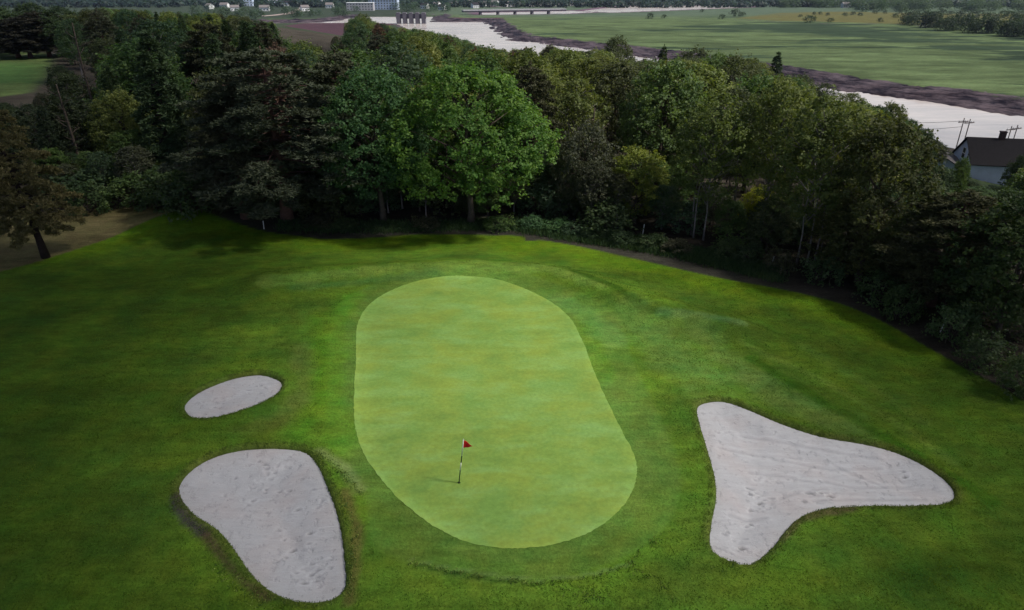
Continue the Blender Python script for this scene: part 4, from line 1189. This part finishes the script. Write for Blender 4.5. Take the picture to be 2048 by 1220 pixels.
def upole(px, ty, yy, H, lb):
    # top of the pole at row ty
    v = (610 - ty) / F; top = HC + yy * (-SP + v * CP) / (CP + v * SP)
    x = (px - 1024) / F * (yy * CP + (HC - top) * SP)
    t = empty('utility_pole', (x, yy, top - H), 0.3)
    m = MB(); m.tube([(0, 0, -2), (0, 0, H)], [0.12, 0.08], 8); m.build('pole', M_POLE, t)
    m = MB(); m.box(-1.1, 1.1, -0.06, 0.06, H - 0.75, H - 0.6)
    m.build('crossarm', M_POLE, t)
    for k in (-0.95, 0.95, 0.35):
        q = MB(); q.tube([(k, 0, H - 0.6), (k, 0, H - 0.42)], [0.06, 0.05], 7); q.build('insulator', M_GREY, t)
    tag(t, lb, 'utility pole', 'utility poles by the white house')
    return Vector((x, yy, top))
a = upole(1929, 236, 122, 11, 'wooden utility pole behind the left gable of the white house')
b = upole(1941, 238, 124, 11, 'wooden utility pole second from left, beside the dark roof')
c = upole(2024, 252, 128, 10, 'short wooden utility pole over the right of the dark roof')
d_ = upole(2036, 250, 130, 10, 'wooden utility pole at far right above the dark roof')
def wire(p, q, sag, lb):
    m = MB(); pts = [p.lerp(q, t) - Vector((0, 0, sag * 4 * t * (1 - t))) for t in np.linspace(0, 1, 9)]
    m.tube(pts, [0.03] * 9, 4); tag(m.build('overhead_wire', M_WIRE), lb, 'wire')
wire(a + Vector((0, 0, -.5)), a + Vector((-26, 14, -1.5)), 1.0, 'upper overhead wire running left from the utility poles over the river')
wire(a + Vector((0, 0, -1.5)), a + Vector((-26, 14, -3)), 1.2, 'lower overhead wire running left from the utility poles')

# ------------------------------------------------------------------ bridge, sluice and town
def bridge():
    x0, y0 = P(925, 25, -15); x1, y1 = P(1130, 22, -15)
    L = math.hypot(x1 - x0, y1 - y0); rz = math.atan2(y1 - y0, x1 - x0)
    t = empty('road_bridge', (x0, y0, -18), rz)
    m = MB(); m.box(0, L, -4, 4, 4.6, 5.4); m.build('deck', M_DECK, t)
    m = MB(); m.box(0, L, -3.6, 3.6, 3.3, 4.598); m.build('girder', M_CONC, t)
    for i in range(1, 6):
        m = MB(); m.box(L * i / 6 - 1, L * i / 6 + 1, -3, 3, -2, 3.298); m.build('pier', M_CONC, t)
    m = MB()
    for s in (-3.9, 3.8): m.box(0, L, s, s + .1, 6.2, 6.35)
    for i in range(41):
        for s in (-3.9, 3.8): m.box(L * i / 40 - .05, L * i / 40 + .05, s, s + .1, 5.4, 6.2)
    m.build('railing', M_GREY, t)
    tag(t, 'long low road bridge with pale deck over the far river', 'bridge')
    x0, y0 = P(798, 46, -17.5); x1, y1 = P(848, 46, -17.5)
    L = math.hypot(x1 - x0, y1 - y0); rz = math.atan2(y1 - y0, x1 - x0)
    t = empty('sluice_gate', (x0, y0, -18), rz)
    m = MB(); m.box(-2, L + 2, -3, 3, 4.3, 8.2); m.build('deck', M_DARKC, t)
    for i in range(5):
        m = MB(); c_ = L * i / 4; m.box(c_ - 1.7, c_ + 1.7, -3.3, 3.3, -2, 9.4); m.build('gate_tower', M_CONC, t)
    tag(t, 'dark sluice with square towers and three bright openings at the river bend', 'sluice')
bridge()

def town():
    def blg(px, py, L, W, hw, hr, wm, rm, rz, name, label, cat, group=None, nwin=3, storeys=1, flat=False):
        x, y = P(px, py, -15.8)
        z = gz(x, y); x, y = P(px, py, z)
        t = empty(name, (x, y, z), rz)
        if flat:
            w = MB(); w.box(-L/2, L/2, -W/2, W/2, -3, hw); w.build('wall', wm, t)
            r = MB(); r.box(-L/2-.3, L/2+.3, -W/2-.3, W/2+.3, hw+.002, hw+.5); r.build('roof', rm, t)
        else:
            w, r = gable(L, W, hw, hr, 0.5); w.build('wall', wm, t); r.build('roof', rm, t)
        for s in range(storeys):
            for i in range(nwin):
                window(t, -L/2 + L * (i + .5) / nwin, -W/2, 0.9 + s * (hw / storeys), min(1.6, L / nwin * .5), 1.5, 'y-')
        tag(t, label, cat, group)
    blg(722, 21, 34, 14, 9, 0, M_GREY, M_WHITE, 0.05, 'long_building', 'long grey three-storey building left of the pale blue block', 'building', None, 9, 3, True)
    blg(769, 19, 38, 14, 12, 0, M_BLUEW, M_WHITE, -0.04, 'apartment_block', 'pale blue-white four-storey apartment block on the far shore', 'apartment block', None, 10, 4, True)
    blg(499, 12, 13, 12, 16, 0, M_BLUEW, M_GREY, 0.1, 'tower_block', 'narrow pale tower at the top of the town left', 'tower block', None, 3, 5, True)
    blg(547, 10, 14, 10, 7, 3, M_BLUEW, M_GREY, 0.3, 'gabled_house', 'pale blue house right of the narrow pale tower', 'house', None, 3, 2)
    blg(575, 12, 20, 10, 5, 2, M_WHITE, M_ROOFD, 0.1, 'gabled_house', 'white dark-roofed house left of the pale road', 'house', None, 3, 1)
    blg(640, 7, 12, 9, 7, 2.5, M_WHITE, M_GREY, -0.2, 'gabled_house', 'white house at the far end of the pale road', 'house', None, 3, 1)
    spots = [(830,12),(850,17),(873,14),(905,13),(935,10),(965,12),(990,10),(1015,13),(885,20),(950,16)]
    for i, (a, b) in enumerate(spots):
        blg(a, b, random.uniform(9, 12), 8, 4.5, 2.5, M_WHITE, random.choice([M_ROOFG, M_ROOFD]), random.uniform(-.7, .7), 'far_house', 'small white house among trees on the far shore left of river mouth', 'house', 'small white houses on the far shore')
    for i, (a, b) in enumerate([(1690,15),(1728,17),(1780,6),(1750,14),(1860,8),(1990,9),(1920,12)]):
        blg(a, b, random.uniform(9, 13), 8, 4.5, 2.5, M_WHITE, random.choice([M_ROOFG, M_GREY]), random.uniform(-.7, .7), 'far_house', 'small white house in the tree belt at far right', 'house', 'small white houses at far right')
    blg(1930, 8, 70, 20, 6, 0, M_BLUEW, M_BLUEW, 0.02, 'long_shed', 'long pale blue shed roof above the trees at far right', 'shed', None, 6, 1, True)
    for a, b in [(420,18),(450,16),(470,22),(530,22),(610,22),(660,16)]:
        blg(a, b, random.uniform(9, 12), 8, 4.5, 2.5, M_WHITE, M_ROOFG, random.uniform(-.7, .7), 'town_house', 'small white house in the town left of the maroon mud flat', 'house', 'small white houses in the town')
    # pale road through the town
    pts = PL([(520,30),(560,26),(590,20),(612,10),(636,0),(660,-8)], -15.4)
    V = []; 
    sp = spline(pts, 6, False)
    for i, (x, y) in enumerate(sp):
        a = sp[max(i - 1, 0)]; b = sp[min(i + 1, len(sp) - 1)]
        tx, ty = b[0] - a[0], b[1] - a[1]; l = math.hypot(tx, ty); nx, ny = -ty / l * 6, tx / l * 6
        for s in (-1, 1): V.append((x + nx * s, y + ny * s, max(gz(x, y), gz(x + nx, y + ny), gz(x - nx, y - ny)) + 0.3))
    me = mesh('road', V, [(2 * i, 2 * i + 1, 2 * i + 3, 2 * i + 2) for i in range(len(sp) - 1)], M_ROAD)
    tag(obj('road', me), 'pale dusty road climbing through the town', 'road', kind='structure')
town()

# ------------------------------------------------------------------ added cloud puffs, out of view, to shade the edges
def added_shade_clouds(sv):
    """added unseen puffs, spread to cast shade round an opening over the putting green"""
    zc = 140.0
    t = (1 + 5 ** .5) / 2
    iv = unit(np.array([(-1,t,0),(1,t,0),(-1,-t,0),(1,-t,0),(0,-1,t),(0,1,t),(0,-1,-t),(0,1,-t),(t,0,-1),(t,0,1),(-t,0,-1),(-t,0,1)], float))
    fi = np.array([(0,11,5),(0,5,1),(0,1,7),(0,7,10),(0,10,11),(1,5,9),(5,11,4),(11,10,2),(10,7,6),(7,1,8),(3,9,4),(3,4,2),(3,2,6),(3,6,8),(3,8,9),(4,9,5),(2,4,11),(6,2,10),(8,6,7),(9,8,1)])
    n = 34000
    gx = R.uniform(-420, 520, n); gy = R.uniform(-160, 620, n)
    dx = gx - 1; dy = gy - 37
    a = np.hypot(dx / np.where(dx > 0, 14.0, 12.0), dy / np.where(dy > 0, 16.0, 14.0))
    c = 0.98 * ss(0.15, 1.75, a)
    wood = ss(50, 62, gy + 0.9 * np.maximum(gx - 8, 0))       # less added shade over the wood, more at both sides
    side = np.clip(ss(15, 60, np.abs(gx - 6)), 0, 1)
    c = c * (1 - wood) + np.minimum(c, 0.25 + 0.42 * side) * wood
    lit = ss(150, 260, gy + 0.35 * gx)                       # little added shade over the marsh
    c = c * (1 - 0.86 * lit)
    c = np.maximum(c, 0.45 * ss(190, 260, gx) * (1 - ss(330, 420, gy)))
    area = 940 * 780 / n
    r = R.uniform(3.0, 5.5, n)
    # chance that gives the wanted cover by overlapping discs
    lam = -np.log(1 - np.clip(c, 0, .95)); pr = lam * area / (math.pi * 16.5)
    k = R.random(n) < pr
    gx, gy, r = gx[k], gy[k], r[k]; m = len(gx)
    zz = zc + R.uniform(-9, 9, m)
    cx = gx + sv.x / sv.z * zz; cy = gy + sv.y / sv.z * zz
    V = (iv[None] * (r[:, None, None] * np.array([1, 1, .75])) * R.uniform(.8, 1.2, (m, 12, 1)) + np.stack([cx, cy, zz], 1)[:, None, :]).reshape(-1, 3)
    Fc = (fi[None] + 12 * np.arange(m)[:, None, None]).reshape(-1, 3)
    mt = simple('shade_puff_white', (0.8, 0.8, 0.82), 1.0, 0.03, 0.01)
    tag(obj('added_shade_clouds', mesh('added_shade_clouds', V, Fc, mt, True)), 'unseen cloud puffs added to cast shade round the putting green', 'added_shade_clouds', kind='stuff')

# ------------------------------------------------------------------ light, sky, camera
SUNV = Vector((0.60, -0.10, 0.80)).normalized()
added_shade_clouds(SUNV)
elev = math.asin(SUNV.z); az = math.atan2(SUNV.x, SUNV.y)
sl = bpy.data.lights.new('sun', 'SUN'); sl.energy = 4.8; sl.angle = math.radians(8.0); sl.color = (1.0, 0.93, 0.80)
so = bpy.data.objects.new('sun', sl); COL.objects.link(so)
so.rotation_euler = SUNV.to_track_quat('Z', 'Y').to_euler()
wd = bpy.data.worlds.new('World'); SC.world = wd; wd.use_nodes = True
nt = wd.node_tree; bg = nt.nodes['Background']
sk = nt.nodes.new('ShaderNodeTexSky'); sk.sky_type = 'NISHITA'; sk.sun_disc = False
sk.sun_elevation = elev; sk.sun_rotation = az; sk.dust_density = 3.0; sk.air_density = 1.0; sk.ozone_density = 1.0
nt.links.new(sk.outputs[0], bg.inputs[0]); bg.inputs[1].default_value = 0.10

def haze():
    b = MB(); b.box(-4500, 4500, -300, 6500, -24, 100)
    m = bpy.data.materials.new('thin_air_haze'); m.use_nodes = True; n_ = m.node_tree; n_.nodes.clear()
    o_ = n_.nodes.new('ShaderNodeOutputMaterial'); v = n_.nodes.new('ShaderNodeVolumePrincipled')
    v.inputs['Color'].default_value = (0.55, 0.66, 0.95, 1); v.inputs['Density'].default_value = 0.00005; v.inputs['Anisotropy'].default_value = 0.2
    n_.links.new(v.outputs[0], o_.inputs['Volume'])
    tag(b.build('haze', m), 'thin blue haze over the river valley', 'haze', kind='stuff')
haze()
cam = bpy.data.cameras.new('camera'); co = bpy.data.objects.new('camera', cam); COL.objects.link(co)
cam.sensor_width = 36; cam.lens = F / 2048 * 36; cam.clip_end = 20000; cam.clip_start = 0.1
co.location = (0, 0, HC); co.rotation_euler = (math.radians(90) - PITCH, 0, 0)
SC.camera = co
SC.view_settings.view_transform = 'Standard'; SC.view_settings.look = 'None'
SC.view_settings.exposure = 0.35; SC.view_settings.gamma = 1.0
SC.cycles.max_bounces = 6; SC.cycles.diffuse_bounces = 3; SC.cycles.transparent_max_bounces = 8
SC.render.resolution_x = 1024; SC.render.resolution_y = 610
